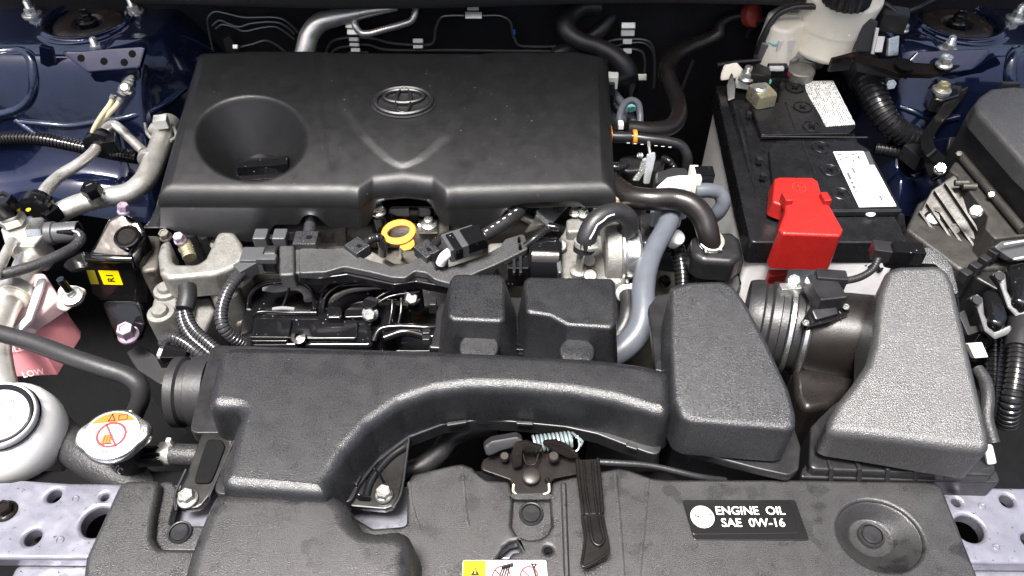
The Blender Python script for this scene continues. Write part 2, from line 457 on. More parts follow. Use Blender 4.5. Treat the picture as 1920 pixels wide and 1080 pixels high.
def T(name, mat, parent, pts, wpx, corr=None, n=12, sub=8, cap=True, z=0.0, label=None, cat=None, group=None, taper=None, flat=1.0):
    """a tube through pixels with heights; wpx = its width as it shows there"""
    w3 = [pt(q, z) for q in pts]
    ws = wpx if isinstance(wpx, (list, tuple)) else [wpx] * len(w3)
    rs = [S(a, q) / 2 for a, q in zip(ws, w3)]
    if not isinstance(wpx, (list, tuple)): rs = [sum(rs) / len(rs)] * len(rs)
    o = MB().tube(w3, rs, n, sub, corr, cap, flat).build(name, mat, parent)
    if label: tag(o, label, cat, group)
    return o
def bolt(parent, p, ax=V((0, 0, 1)), wpx=18, mat='zinc', name='bolt', flange=1.5, stud=0.0, tall=.55, rz=.3):
    """flange bolt: washer face, hexagon head, perhaps the end of a stud"""
    p = pt(p) if not isinstance(p, Vector) else p
    w_ = S(wpx, p); ax = ax.normalized(); mb = MB()
    mb.lathe(p, ax, [(w_ * .5 * flange, -w_ * .10), (w_ * .5 * flange, w_ * .06), (w_ * .5 * flange * .93, w_ * .12), (w_ * .55, w_ * .20)], 20)
    mb.hexa(p + ax * w_ * .18, ax, w_, w_ * tall, rz)
    if stud:
        h0 = w_ * (.18 + tall)
        prof = [(w_ * .36, h0 - .002)]; k = 6
        for i in range(k):
            prof += [(w_ * .36, h0 + w_ * stud * (i + .1) / k), (w_ * .30, h0 + w_ * stud * (i + .6) / k)]
        prof += [(w_ * .30, h0 + w_ * stud), (w_ * .2, h0 + w_ * stud * 1.1)]
        mb.lathe(p, ax, prof, 14)
    return mb.build(name, mat, parent)
def clip(parent, p, wpx, ax=V((0, 0, 1)), name='push_clip'):
    """round push-in clip: a ring, a groove and a slightly domed button"""
    p = pt(p); r = S(wpx, p) / 2
    return MB().lathe(p, ax, [(r, -.003), (r, r * .16), (r * .93, r * .24), (r * .84, r * .22), (r * .80, r * .02), (r * .76, r * .02), (r * .74, r * .20), (r * .66, r * .27), (r * .3, r * .25), (.0001, r * .24)], 28).build(name, 'satin_black', parent)
def text(body, o, u, v_, size, mat, parent, name='lettering', align='CENTER', depth=.0003, bold=0.0, sx=1.0):
    """flat lettering at o, reading along u, upright along v_, size = height of the letters in metres"""
    cu = bpy.data.curves.new(name, 'FONT'); cu.body = body; cu.size = 1.0; cu.align_x = align; cu.align_y = 'CENTER'; cu.offset = bold
    cu.resolution_u = 3
    tmp = bpy.data.objects.new('tmp', cu); sc.collection.objects.link(tmp)
    dg = bpy.context.evaluated_depsgraph_get(); me = bpy.data.meshes.new_from_object(tmp.evaluated_get(dg)); bpy.data.objects.remove(tmp)
    u = u.normalized(); v_ = v_.normalized(); n = u.cross(v_).normalized(); k = size / .72
    mb = MB()
    vs = [o + u * q.co.x * k * sx + v_ * q.co.y * k + n * depth for q in me.vertices]
    mb.add(vs, [tuple(p.vertices) for p in me.polygons])
    bpy.data.meshes.remove(me)
    if not mb.v: return None
    ob = mb.build(name, mat, parent); ob.modifiers.clear(); return ob
def disc(o, u, v_, rx, ry, d=.0003, n=32):
    nn = u.cross(v_).normalized()
    return [o + u * math.cos(t) * rx + v_ * math.sin(t) * ry + nn * d for t in (2 * math.pi * i / n for i in range(n))]
def flat(name, loops, mat, parent):
    """flat print: one polygon"""
    mb = MB(); mb.add(loops, [tuple(range(len(loops)))]); o = mb.build(name, mat, parent); o.modifiers.clear(); return o
def ringflat(name, o, u, v_, rx, ry, wd, mat, parent, d=.0004, n=40):
    a = disc(o, u, v_, rx, ry, d, n); b = disc(o, u, v_, rx - wd, ry - wd, d, n); mb = MB(); mb.rings([a, b], False, False)
    ob = mb.build(name, mat, parent); ob.modifiers.clear(); return ob
def onplane(pts, px, py):
    """where the line of sight through a pixel meets the plane of a plate, and that plane's normal"""
    c = sum(pts, V()) / len(pts); n = V()
    for i in range(len(pts)): n += (pts[i] - c).cross(pts[(i + 1) % len(pts)] - c)
    n.normalize(); n = n if n.dot(CAM - c) > 0 else -n; d = ray(px, py)
    return CAM + d * ((c - CAM).dot(n) / d.dot(n)), n
def circ(c, r, n=24, ry=None):
    return [(c.x + math.cos(2 * math.pi * i / n) * r, c.y + math.sin(2 * math.pi * i / n) * (ry or r)) for i in range(n)]
def sm(a, b, x):
    t = min(1, max(0, (x - a) / (b - a))); return t * t * (3 - 2 * t)
UP, XX, YY = V((0, 0, 1)), V((1, 0, 0)), V((0, 1, 0))
# ================================================================== the setting: body shell round the engine bay
fw = MB(); fw.box(V((0, 1.00, -.16)), 1.6, .04, .50, re=.004)
struct(fw.build('firewall', 'firewall'))
fl = MB(); fl.box(V((0, .55, -.47)), 1.7, 1.1, .02); struct(fl.build('undertray', 'deep_black'))
cw = MB()
prof = [(.925, .075), (.928, .067), (.936, .064), (.99, .066), (.99, .17), (.94, .165), (.925, .15)]
cw.rings([[V((x, y, z + .004 * math.sin(x * 9))) for y, z in prof] for x in np.linspace(-.47, .42, 30)])
struct(cw.build('cowl', 'tar_grey'))
def shell_z(side, cx, cy, rx, ry, x, y):
    dx, dy = (x - cx), (y - cy)
    rx_ = rx if dx * side < 0 else rx * 2.2
    rho = math.sqrt((abs(dx) / rx_) ** 2.6 + (abs(dy) / ry) ** 2.6) ** (1 / 1.3)
    low = -.085 - .34 * sm(.79, .64, y) - .012 * sm(.06, .0, abs(y - .80))
    low -= .22 * sm(.085, .13, -side * dx) * sm(1.0, .80, y)
    low += .010 * math.sin(x * 31) * math.sin(y * 27)
    z = .036 + (low - .036) * sm(1.0, 1.42, math.sqrt(rho))
    r = math.hypot(dx, dy)
    # a pressed panel and swage lines on the front of the tower
    z += .006 * sm(.030, .018, abs(dx + side * .075)) * sm(.03, .06, cy - y) * sm(.30, .24, cy - y)
    return z + .005 * sm(.062, .054, r) - .012 * sm(.050, .046, r)
def tower_shell(side, cx, cy, rx, ry):
    """inner fender with the strut tower rising out of it, one pressed sheet"""
    mb = MB(); nx, ny = 130, 150
    xs = np.linspace(cx - .30, cx + .17, nx) if side < 0 else np.linspace(cx - .14, cx + .30, nx)
    ys = np.linspace(.755, .985, ny)
    mb.rings([[V((x, y, shell_z(side, cx, cy, rx, ry, x, y))) for y in ys] for x in xs], False, False, closed=False)
    return mb
def on_shell(px, py, side, lift_=0.0):
    """where the line of sight through a pixel meets that sheet"""
    c, rx = (TL, .105) if side < 0 else (TR, .095); d = ray(px, py); t_ = .5
    while t_ < 1.6:
        q = CAM + d * t_
        if q.z <= shell_z(side, c.x, c.y, rx, .082, q.x, q.y): break
        t_ += .003
    return CAM + d * (t_ - .002) + UP * lift_
TL, TR = P(163, 38, .036), P(1797, 40, .036)
def strut(side, c, rx, ry, nuts, label):
    t = thing('strut_tower', label, 'strut tower', c, 'strut towers')
    tower_shell(side, c.x, c.y, rx, ry).build('tower_panel', 'navy', t, angle=60)
    m = MB(); r = .0455; z0 = c + UP * .022 - UP * .036
    z0 = V((c.x, c.y, .026))
    m.lathe(z0, UP, [(r, -.02), (r, .001), (r * .97, .005), (r * .90, .0075), (r * .70, .0090), (r * .48, .0085), (r * .42, .0070), (r * .38, .0030), (r * .34, .001), (.0002, .001)], 40)
    MB().lathe(z0, UP, [(r * 1.03, -.012), (r * 1.03, .008), (r * 1.08, .0125), (r * 1.16, .0145), (r * 1.28, .013), (r * 1.36, .008)], 60, closed=True).build('mount_rim', 'navy', t)
    mp = m.build('strut_mount', 'rust_plate', t)
    n = MB(); n.lathe(z0, UP, [(.012, .004), (.012, .010), (.0085, .011)], 20); n.hexa(z0 + UP * .010, UP, .0135, .010); n.lathe(z0, UP, [(.005, .018), (.005, .025), (.003, .026)], 12)
    n.build('centre_nut', 'gloss_paint', mp)
    for (px, py, z) in nuts: bolt(t, (px, py, z), UP, 19, 'zinc', 'nut', 1.9, stud=.7)
    return t
stL = strut(-1, TL, .105, .082, [(60, 26, .037), (252, 22, .037), (183, 96, .030)], 'dark blue strut tower behind the cream wire plug, beside the engine cover')
stR = strut(1, TR, .095, .082, [(1905, 34, .037), (1777, 93, .037)], 'dark blue strut tower behind the big fuse box, with a black brace bolted on')
def bead(parent, pts, wpx, mat='navy_seal', name='sealer_bead'):
    return T(name, mat, parent, pts, wpx, sub=10, flat=1.0)
for side, par, wpx, pts in ((-1, stL, 24, [(-30, 98), (30, 92), (56, 104), (62, 140), (58, 175), (38, 198), (-5, 212), (-40, 215)]), (-1, stL, 17, [(28, 224), (75, 228), (130, 232), (185, 224), (240, 215), (300, 195), (345, 160)]), (-1, stL, 20, [(30, 222), (55, 240), (88, 262)]),
                            (1, stR, 30, [(1960, 88), (1912, 92), (1898, 108), (1895, 140), (1905, 172)]), (1, stR, 15, [(1690, 196), (1715, 205), (1760, 222), (1800, 215)])):
    bead(par, [on_shell(a, b, side, -.0035) for a, b in pts], wpx * .85)
# stamped brackets on the towers
def hat(parent, up_, face):
    MB().slab(up_, .006, .002, .004).build('stamped_bracket', 'navy', parent)
    MB().slab(face, .006, .002, .004).build('bracket_face', 'navy', parent)
hat(stL, [PY(98, 90, .855), PY(168, 137, .848), PY(262, 127, .848), PY(270, 84, .862), PY(205, 92, .866), PY(160, 98, .866)],
    [PY(166, 139, .847), PY(262, 129, .847), PY(262, 150, .848), PY(200, 176, .849), PY(186, 168, .849), PY(176, 152, .848)])
MB().slab([PY(72, 86, .854), PY(98, 92, .854), PY(104, 122, .855), PY(90, 127, .855), PY(75, 120, .855)], .005, .0015, .003).build('bracket_tab', 'navy', stL)
hat(stR, [PY(1700, 118, .850), PY(1760, 140, .847), PY(1820, 132, .847), PY(1868, 98, .85), PY(1850, 92, .862), PY(1720, 96, .864)],
    [PY(1745, 139, .846), PY(1822, 134, .846), PY(1866, 102, .849), PY(1880, 122, .85), PY(1850, 132, .85), PY(1815, 160, .848)])
HP = [PY(98, 90, .855), PY(168, 137, .848), PY(262, 127, .848), PY(270, 84, .862), PY(205, 92, .866), PY(160, 98, .866)]
for px, py in ((152, 109), (195, 115), (248, 101), (233, 117)):
    p, n = onplane(HP, px, py)
    MB().lathe(p - n * .002, n, [(S(7, p), 0), (S(7, p), .0023)], 16).build('bracket_hole', 'deep_black', stL)
# side walls under the towers, so no daylight comes in from below
for sx in (-1, 1):
    struct(MB().box(V((sx * .86, .55, -.2)), .03, 1.1, .5).build('inner_fender', 'firewall'))
# the open bonnet above, out of view: it keeps the back of the bay dark
hd = MB(); ha = R(62); hl = .86; rg = []
for i in range(13):
    s_ = i / 12 * hl
    rg.append([V((x, .985 - math.cos(ha) * s_ - .03 * math.sin(math.pi * i / 12), .18 + math.sin(ha) * s_)) + V((0, .02 * (abs(x) / .7) ** 2, 0)) for x in np.linspace(-.74, .74, 15)])
back = [[q + V((0, .03, .02)) for q in r] for r in rg]
hd.rings(rg, False, False, closed=False); hd.rings(back, False, False, closed=False)
hood = tag(hd.build('bonnet', 'hood_liner'), 'open bonnet with dark lining standing above the engine bay', 'bonnet')

# front crossmember: one pale lilac bar with pressed holes, mostly under the plastic cover
ZB = -.020
holes = []
for px, py, wp, hp in ((100, 929, 26, 27), (195, 931, 15, 15), (60, 1007, 31, 29), (182, 978, 60, 58), (1794, 941, 16, 16), (1889, 938, 25, 26), (1818, 990, 54, 52), (1932, 1012, 30, 28)):
    c = P(px, py, ZB); rr = S(wp, c) / 2; holes.append(circ(c, rr, 28, rr * 1.02))
bar = MB().plate([(-60, 905), (20, 903), (40, 899), (130, 905), (420, 908), (960, 912), (1400, 912), (1760, 912), (1990, 915), (2010, 1058), (1760, 1056), (960, 1052), (160, 1048), (-60, 1047)], holes, .012, ZB, re=.003)
bar_o = struct(bar.build('radiator_crossmember', 'lilac'))
for (px, py, wp) in ((142, 935, 13), (113, 1013, 15), (1841, 949, 14), (1868, 1026, 14)):
    c = P(px, py, ZB); r = S(wp, c) / 2
    MB().lathe(c, UP, [(r, -.001), (r, .0004), (r * .8, .0009), (r * .75, .0003), (.0002, .0003)], 20).build('spot_weld', 'lilac', bar_o)
b1 = bolt(bar_o, (10, 958, ZB + .001), V((.1, 0, 1)), 27, 'steel_dark', 'bolt', 1.6, tall=.5)
struct(MB().box(V((0, .225, -.13)), 1.0, .02, .2).build('bumper_beam', 'deep_black'))
struct(MB().box(V((0, .335, -.26)), .86, .025, .42).build('radiator_core', 'deep_black'))
# silver brackets of the lamps below the crossmember
for pts, lab in (([(12, 1098), (28, 1063), (45, 1056), (300, 1060), (300, 1110), (10, 1110)], 'pale metal bracket below the lilac crossmember, beside the radiator cap end'),
                 ([(1820, 1062), (1990, 1068), (1990, 1120), (1835, 1120)], 'pale metal bracket below the lilac crossmember, beside the air filter end')):
    tag(MB().prism(pts, -.06, z=-.035, re=.003, rc=.006).build('lamp_bracket', 'lilac'), lab, 'bracket', 'lamp brackets')

# ================================================================== plastic cover over the radiator
rc_ = thing('radiator_cover', 'wide grained black plastic cover along the front with an oil grade label', 'plastic cover', P(960, 1000, -.01))
bowl_c, bowl_i = P(1650, 1003, 0), P(1634, 1007, -.012)
bx, by = .0305, .0275
hole1 = circ(bowl_c, bx, 40, by)
slot = [(q.x, q.y) for q in [P(a, b, 0) for a, b in ((962, 931), (1031, 931), (1034, 985), (1024, 1002), (1010, 1009), (997, 1011), (983, 1009), (970, 1002), (959, 985))]]
cut1 = [(q.x, q.y) for q in [P(a, b, 0) for a, b in ((932, 1046), (944, 1026), (956, 1016), (969, 1013), (977, 1033), (962, 1035), (953, 1045))]]
cut2 = circ(P(1028, 1031, 0), .003, 16)
outl = [(640, 1120), (640, 955), (700, 990), (762, 985), (764, 905), (772, 889), (846, 871), (868, 868), (884, 874), (912, 899), (955, 901), (962, 930), (1031, 930), (1036, 903), (1058, 896), (1130, 882), (1160, 875), (1180, 880), (1222, 895), (1250, 898), (1475, 898), (1740, 902), (1760, 906), (1768, 915), (1850, 1120)]
pn = MB().plate(outl, [hole1, fillet(slot, .003, 3), cut1, cut2], .011, 0.0, re=.0028, rc=.004)
panel = pn.build('panel', 'grain_warm', rc_, angle=50)
bw = MB(); N = 40
def ell(c, rx, ry, z): return [V((c.x + math.cos(2 * math.pi * i / N) * rx, c.y + math.sin(2 * math.pi * i / N) * ry, z)) for i in range(N)]
bw.rings([ell(bowl_c, bx * 1.0, by * 1.0, -.0026), ell(bowl_c, bx * .95, by * .95, -.0035), ell(bowl_c.lerp(bowl_i, .55), bx * .72, by * .72, -.0095), ell(bowl_i, .0168, .0155, -.0135), ell(bowl_i, .0150, .0140, -.0142), ell(bowl_i, .001, .001, -.0142)], False, True)
bw.build('clip_dish', 'grain_warm', rc_, angle=60)
clip(rc_, V((bowl_i.x, bowl_i.y + .001, -.0115)), 48)
fl_ = MB(); fl_.slab([V((q[0], q[1], -.0075)) for q in offset(ccw(slot), -.003)], .003, .0003, .001); fl_.build('clip_seat', 'grain_warm', rc_)
clip(rc_, P(996, 964, -.0065), 46)
MB().prism([(150, 1120), (159, 1044), (226, 899), (300, 899), (296, 925), (288, 962), (284, 1004), (296, 1026), (395, 1028), (405, 1120)], -.012, z=.006, re=.0045, rc=.008).build('side_flap', 'grain_warm', rc_)
MB().prism([(298, 902), (322, 902), (334, 918), (316, 985), (400, 985), (400, 1034), (286, 1034), (280, 1000), (290, 950)], -.012, z=-.0035, re=.002, rc=.006).build('ledge', 'grain_warm', rc_)
clip(rc_, P(338, 999, -.003), 45)
MB().prism([(402, 913), (520, 915), (628, 921), (650, 935), (660, 968), (676, 986), (700, 991), (748, 987), (766, 996), (774, 1018), (772, 1125), (325, 1125), (352, 1030), (380, 960)], -.008, z=(.040, 0, 0.0), re=.012, rc=.014, draft=.10, seg=6).build('snorkel_hump', 'grain_warm', rc_)
MB().prism([(1053, 905), (1060, 905), (1068, 1120), (1061, 1120)], -.0006, z=.0016, re=.0006, rc=.001, draft=1.0).build('pressed_rib', 'grain_warm', rc_)
for pts, w_ in (([(1153, 884), (1160, 960), (1166, 1040), (1171, 1110)], 13), ([(1215, 900), (1209, 970), (1202, 1040), (1197, 1110)], 13), ([(866, 876), (871, 920), (876, 975), (880, 990)], 12), ([(768, 905), (774, 950), (790, 1000)], 12)):
    q = [P(a, b, -.0012) for a, b in pts]; MB().tube(q, S(w_, q[0]) / 2, 12, 8, flat=.55).build('pressed_rib', 'grain_warm', rc_)
# oil grade label
ol = MB().slab([(1279, 937, .0012), (1491, 937, .0012), (1518, 1013, .0012), (1301, 1012, .0012)], .0015, .0004, .002)
ol_o = tag(ol.build('oil_label', 'label_black'), 'black oil grade label with white lettering and an oil can symbol', 'label')
lo = MB().slab([(1284, 942, .0018), (1484, 942, .0018), (1498, 1000, .0018), (1299, 1002, .0018)], .0009, .0004, .002)
lo_o = lo.build('printed_panel', 'label_black', ol_o)
bo = P(1317, 969, .0022); r = S(22, bo)
flat('symbol_disc', disc(bo, XX, YY, r, r * 1.02, 0), 'white_paint', ol_o)
can = [(-.62, .20), (-.40, .12), (-.36, .02), (.30, .02), (.46, .16), (.74, .26), (.70, .14), (.50, -.04), (.34, -.30), (-.28, -.30), (-.34, -.08), (-.58, .06)]
mbc = MB()
def stroke(mb, pts, wd, close=True):
    n = len(pts)
    for i in range(n if close else n - 1):
        a, b = pts[i], pts[(i + 1) % n]; d = (b - a).normalized(); s_ = V((-d.y, d.x, 0)) * wd / 2
        a = a - d * wd / 2; b = b + d * wd / 2
        mb.add([a - s_, b - s_, b + s_, a + s_], [(0, 1, 2, 3)])
pts = [bo + XX * x * r + YY * y * r + UP * .0004 for x, y in can]
stroke(mbc, pts, r * .075); stroke(mbc, [bo + XX * x * r + YY * y * r + UP * .0004 for x, y in ((-.1, .02), (-.1, .16), (-.24, .16), (.04, .16))], r * .07, False)
stroke(mbc, [bo + XX * x * r + YY * y * r + UP * .0004 for x, y in ((.78, .1), (.8, -.05))], r * .08, False)
mo = mbc.build('oil_can_symbol', 'black_print', ol_o); mo.modifiers.clear()
text('ENGINE  OIL', P(1406, 958.5, .0022), XX, YY, S(17, bo), 'white_paint', ol_o, bold=.012, sx=.98)
text('SAE  0W-16', P(1412, 981, .0022), XX, YY, S(17, bo), 'white_paint', ol_o, bold=.012, sx=1.0)
# warning label, cut by the picture's lower edge
wl = tag(MB().slab([(868, 1050, .0012), (1024, 1050, .0012), (1030, 1120, .0012), (864, 1120, .0012)], .0014, .0004, .0015).build('warning_label', 'paper'), 'white and yellow warning label with red prohibition rings below the latch', 'label')
flat('yellow_field', [P(a, b, .0016) for a, b in ((869, 1051), (911, 1051), (910, 1119), (865, 1119))], 'label_yellow', wl)
tp = P(891, 1073, .0019); rr = S(9, tp)
flat('warning_triangle', [tp + V((-rr, -rr * .75, 0)), tp + V((rr, -rr * .75, 0)), tp + V((0, rr * 1.1, 0))], 'black_print', wl)
flat('exclamation_mark', [tp + V((x * rr, y * rr, .0002)) for x, y in ((-.12, -.35), (.12, -.35), (.16, .5), (-.16, .5))], 'label_yellow', wl)
for px in (940, 992):
    c = P(px, 1081, .0017); ringflat('prohibition_ring', c, XX, YY, S(18, c), S(18, c) * 1.15, S(3, c), 'label_red', wl, .0002)
    mbc = MB(); stroke(mbc, [c + V((-S(12, c), S(12, c), .0003)), c + V((S(12, c), -S(12, c), .0003))], S(3, c), False); mbc.build('prohibition_bar', 'label_red', wl).modifiers.clear()
    mbc = MB()
    if px == 940:
        for k in range(4): stroke(mbc, [c + V((S(-3 + 4.5 * k, c), S(2 - k, c), .00025)), c + V((S(2 + 4.5 * k, c), S(16 + k * 1.5, c), .00025))], S(3, c), False)
        stroke(mbc, [c + V((S(4, c), S(18, c), .00025)), c + V((S(19, c), S(22, c), .00025))], S(8, c), False)
    else:
        stroke(mbc, [c + V((S(5, c), S(24, c), .00025)), c + V((S(14, c), S(24, c), .00025)), c + V((S(10, c), S(17, c), .00025))], S(3, c)); stroke(mbc, [c + V((S(9, c), S(14, c), .00025)), c + V((S(13, c), S(0, c), .00025))], S(4, c), False)
    mbc.build('pictogram', 'black_print', wl).modifiers.clear()

# ================================================================== intake duct across the front of the engine
du = thing('intake_duct', 'long grained black plastic intake duct bending down to the front cover', 'intake duct', P(700, 800, 0))
ZD = .050
MB().prism([(412, 644), (560, 646), (830, 652), (1000, 659), (1120, 667), (1195, 676), (1262, 690), (1262, 786), (1150, 752), (1070, 738), (960, 728), (880, 727), (815, 735), (752, 757), (696, 796), (652, 845), (622, 895), (612, 930), (404, 914), (438, 800), (452, 765), (382, 765)], .004, z=ZD, re=.010, rc=.012, seg=6, draft=.08).build('duct_shell', 'grain', du, angle=60)
MB().prism([(396, 646), (830, 660), (1140, 676), (1240, 720), (1240, 858), (1170, 833), (1120, 814), (1060, 801), (960, 791), (900, 788), (832, 796), (768, 820), (708, 866), (672, 912), (658, 944), (398, 926), (440, 812), (354, 812), (372, 735)], -.004, z=.009, re=.0012, rc=.008).build('seam_flange', 'satin_black', du)
for pts in (((838, 791), (876, 786), (876, 792), (838, 798)), ((968, 788), (1000, 790), (1000, 796), (968, 794)), ((1175, 829), (1197, 837), (1195, 843), (1173, 836)), ((662, 903), (670, 888), (678, 892), (668, 911))):
    MB().slab([(a, b, .0125) for a, b in pts], .003, .0006, .001).build('seam_clip', 'satin_black', du)
# mounting arms with bolts
arm = MB().slab([(380, 806, .009), (440, 812, .009), (434, 835, .008), (412, 890, .005), (392, 930, .002), (374, 952, .001), (340, 956, .001), (328, 940, .001), (332, 925, .002), (352, 880, .005)], .006, .0015, .006)
arm_o = arm.build('mounting_arm', 'lever_black', du)
MB().slab([(388, 822, .0100), (415, 824, .0100), (422, 836, .0095), (404, 885, .0065), (394, 906, .0055), (362, 906, .0055), (372, 870, .0075)], .002, .0012, .004).build('arm_panel', 'deep_black', arm_o)  # raised panel; its deep black paints in the shade of a recess
bolt(du, (352, 935, .003), UP, 27, 'zinc', 'bolt', 1.45, tall=.45)
for pts in (((330, 958), (328, 930), (349, 880)), ((392, 932), (412, 886), (436, 832))):
    T('arm_edge', 'satin_black', arm_o, [(a, b, .004 + .006 * (958 - b) / 130) for a, b in pts], 5)
arm2 = MB().slab([(652, 948, .004), (656, 920, .004), (676, 885, .005), (706, 852, .006), (745, 826, .007), (768, 814, .0075), (762, 862, .006), (748, 930, .004), (738, 950, .003), (722, 955, .003)], .006, .0015, .004)
arm2_o = arm2.build('mounting_arm', 'lever_black', du)
T('arm_rib', 'gloss_black', arm2_o, [(686, 932, .004), (694, 905, .005), (712, 878, .006), (735, 854, .007), (758, 838, .008)], 16)
for a, b in (((697, 876), (718, 905)), ((668, 926), (696, 932))):
    MB().slab([P(a[0], a[1], .011), P(a[0] + 6, a[1] + 2, .011), P(b[0], b[1], .008), P(b[0] - 3, b[1] - 4, .008)], .004, .0008, .001).build('arm_web', 'gloss_black', arm2_o)
T('arm_edge', 'satin_black', arm2_o, [(768, 812, .0085), (763, 852, .007), (750, 930, .005), (738, 951, .004)], 5)
bolt(du, (720, 928, .006), UP, 26, 'zinc', 'bolt', 1.3, tall=.45)
# two resonator boxes on the rear of the duct
bx_ = thing('resonator_boxes', 'pair of raised black plastic boxes standing behind the intake duct', 'resonator', P(980, 600, .0))
MB().prism([(802, 652), (806, 640), (816, 615), (818, 575), (840, 560), (960, 556), (1150, 560), (1156, 600), (1146, 672)], -.04, z=.012, re=.002, rc=.004).build('base', 'satin_black', bx_)
MB().prism([(852, 512), (938, 512), (947, 520), (948, 598), (938, 604), (848, 600), (838, 592), (842, 525)], .008, z=(.062, 0, 0), re=.0035, rc=.006, draft=.22, seg=4).build('small_box', 'grain', bx_, angle=55)
MB().prism([(990, 517), (1148, 520), (1154, 528), (1156, 605), (1148, 616), (1062, 610), (1030, 592), (985, 586), (982, 525)], .008, z=(.060, 0, 0), re=.0035, rc=.006, draft=.12, seg=4).build('large_box', 'grain', bx_, angle=55)
for px, py, wp in ((898, 648, 66), (1082, 656, 58)):
    c = P(px, py + 2, .043); r = S(wp + 10, c) / 2
    MB().lathe(c, UP, [(r, -.04), (r, -.003), (r * .95, .0), (r * .85, .001), (.0002, .001)], 28).build('boss', 'grain', bx_)
MB().slab([(966, 625, .016), (1010, 628, .016), (1050, 652, .016), (1050, 660, .016), (964, 655, .016)], .006, .001, .002).build('clip_plate', 'gloss_black', bx_)
MB().slab([(968, 642, .018), (1002, 645, .018), (1000, 650, .018), (968, 647, .018)], .003, .0008, .001).build('clip_slot', 'deep_black', bx_)
for py, px in ((570, 812), (575, 812), (640, 800), (628, 800)):
    MB().box(P(px, py, .014), .007, .006, .012, re=.001).build('seam_clip', 'satin_black', bx_)
# resonator chamber
rs_ = thing('resonator_chamber', 'grained black wedge-shaped plastic chamber at the end of the intake duct', 'resonator', P(1360, 800, -.04))
MB().prism([(1256, 535), (1290, 526), (1352, 524), (1376, 532), (1398, 562), (1440, 640), (1482, 730), (1494, 775), (1494, 800), (1478, 806), (1400, 800), (1296, 791), (1276, 780), (1262, 745), (1256, 650)], .016, z=(.040, 0, .06), re=.005, rc=.007, draft=.01, seg=4).build('chamber_lid', 'grain_light', rs_, angle=55)
MB().prism([(1216, 574), (1230, 554), (1260, 548), (1300, 545), (1380, 560), (1470, 740), (1502, 838), (1498, 880), (1480, 892), (1420, 879), (1296, 846), (1260, 826), (1242, 795), (1230, 700)], .004, z=.012, re=.0015, rc=.007).build('seam_flange', 'satin_black', rs_)
MB().prism([(1232, 590), (1262, 566), (1380, 575), (1460, 740), (1484, 868), (1470, 878), (1296, 846), (1262, 825), (1246, 790)], -.07, z=.005, re=.002, rc=.008, draft=-.08).build('chamber_body', 'satin_black', rs_)
for a, b in ((1308, 840), (1236, 690)):
    MB().box(P(a, b, .012), .012, .006, .008, rz=-.3 if a > 1300 else 1.3, re=.0008).build('seam_clip', 'satin_black', rs_)

# ================================================================== air cleaner box
ab = thing('air_cleaner', 'pale grey grained air cleaner box with sloping sides and ribbed base', 'air cleaner', P(1700, 860, -.02))
MB().prism([(1664, 504), (1684, 495), (1760, 493), (1780, 505), (1792, 530), (1826, 680), (1858, 812), (1860, 836), (1848, 846), (1780, 838), (1640, 819), (1568, 811), (1552, 802), (1554, 782), (1572, 750), (1600, 716), (1626, 678), (1638, 640), (1642, 590), (1650, 540)], .018, z=(-.030, .10, .18), re=.007, rc=.010, draft=-.02, seg=6).build('lid', 'airbox', ab, angle=60)
MB().prism([(1520, 800), (1560, 760), (1640, 700), (1660, 600), (1780, 600), (1840, 760), (1868, 880), (1862, 892), (1516, 880)], -.10, z=.010, re=.002, rc=.006).build('base', 'satin_black', ab)
MB().prism([(1504, 880), (1512, 868), (1868, 880), (1876, 900), (1870, 905), (1500, 895)], -.02, z=.001, re=.0015, rc=.003).build('base_flange', 'satin_black', ab)
for i in range(5):
    px = 1556 + i * 53
    MB().slab([P(px, 878 + i * 1.2, .014), P(px + 8, 878 + i * 1.2, .014), P(px + 7, 908, -.004), P(px - 3, 908, -.004)], .008, .0008, .001).build('rib', 'satin_black', ab)
MB().slab([(1846, 838, .03), (1862, 836, .03), (1870, 870, .012), (1852, 872, .012)], .002, .0006, .002).build('lid_latch', 'clip_white', ab)
# wiring rail round the lid
MB().slab([(1660, 468, .062), (1745, 462, .066), (1772, 480, .064), (1785, 500, .060), (1800, 548, .055), (1784, 552, .055), (1770, 512, .058), (1752, 496, .060), (1690, 492, .060), (1664, 490, .058)], .012, .0015, .003).build('wiring_rail', 'grain_light', ab)
MB().box(P(1700, 474, .070), .026, .014, .014, rz=-.1, re=.001).build('rail_clip', 'gloss_black', ab)
MB().box(P(1652, 470, .066), .016, .014, .012, rz=-.2, re=.001).build('rail_clip', 'satin_black', ab)
# intake tube with bellows and flow sensor
tb = thing('intake_tube', 'brown-black moulded intake tube with ribbed coupling joining the air cleaner', 'intake tube', P(1520, 700, -.05))
a, b = P(1660, 625, .005), P(1500, 610, .002)
MB().tube([P(1670, 640, -.002), P(1590, 632, -.002), P(1500, 620, -.002)], [.040, .040, .037], 28).build('tube', 'brown_black', tb)
MB().prism([(1488, 690), (1520, 680), (1590, 690), (1620, 710), (1560, 760), (1510, 770), (1492, 740)], -.08, z=-.012, re=.006, rc=.008).build('lower_chamber', 'brown_black', tb)
mbt = MB(); c0, c1 = P(1512, 622, -.002), P(1395, 600, -.004); prof = []
L_ = (c1 - c0).length; rr = .041
for h, k in ((0, .9), (.02, 1.0), (.14, 1.0), (.16, .94), (.26, .94), (.28, 1.0), (.36, 1.0), (.38, .93), (.48, .93), (.50, .99), (.62, .97), (.66, .9), (.74, .9), (.78, .97), (.9, .95), (1.0, .9)): prof.append((rr * k, h * L_))
mbt.lathe(c0, c1 - c0, prof, 36); mbt.build('bellows', 'rubber', tb, angle=30)
ax = (c1 - c0).normalized()
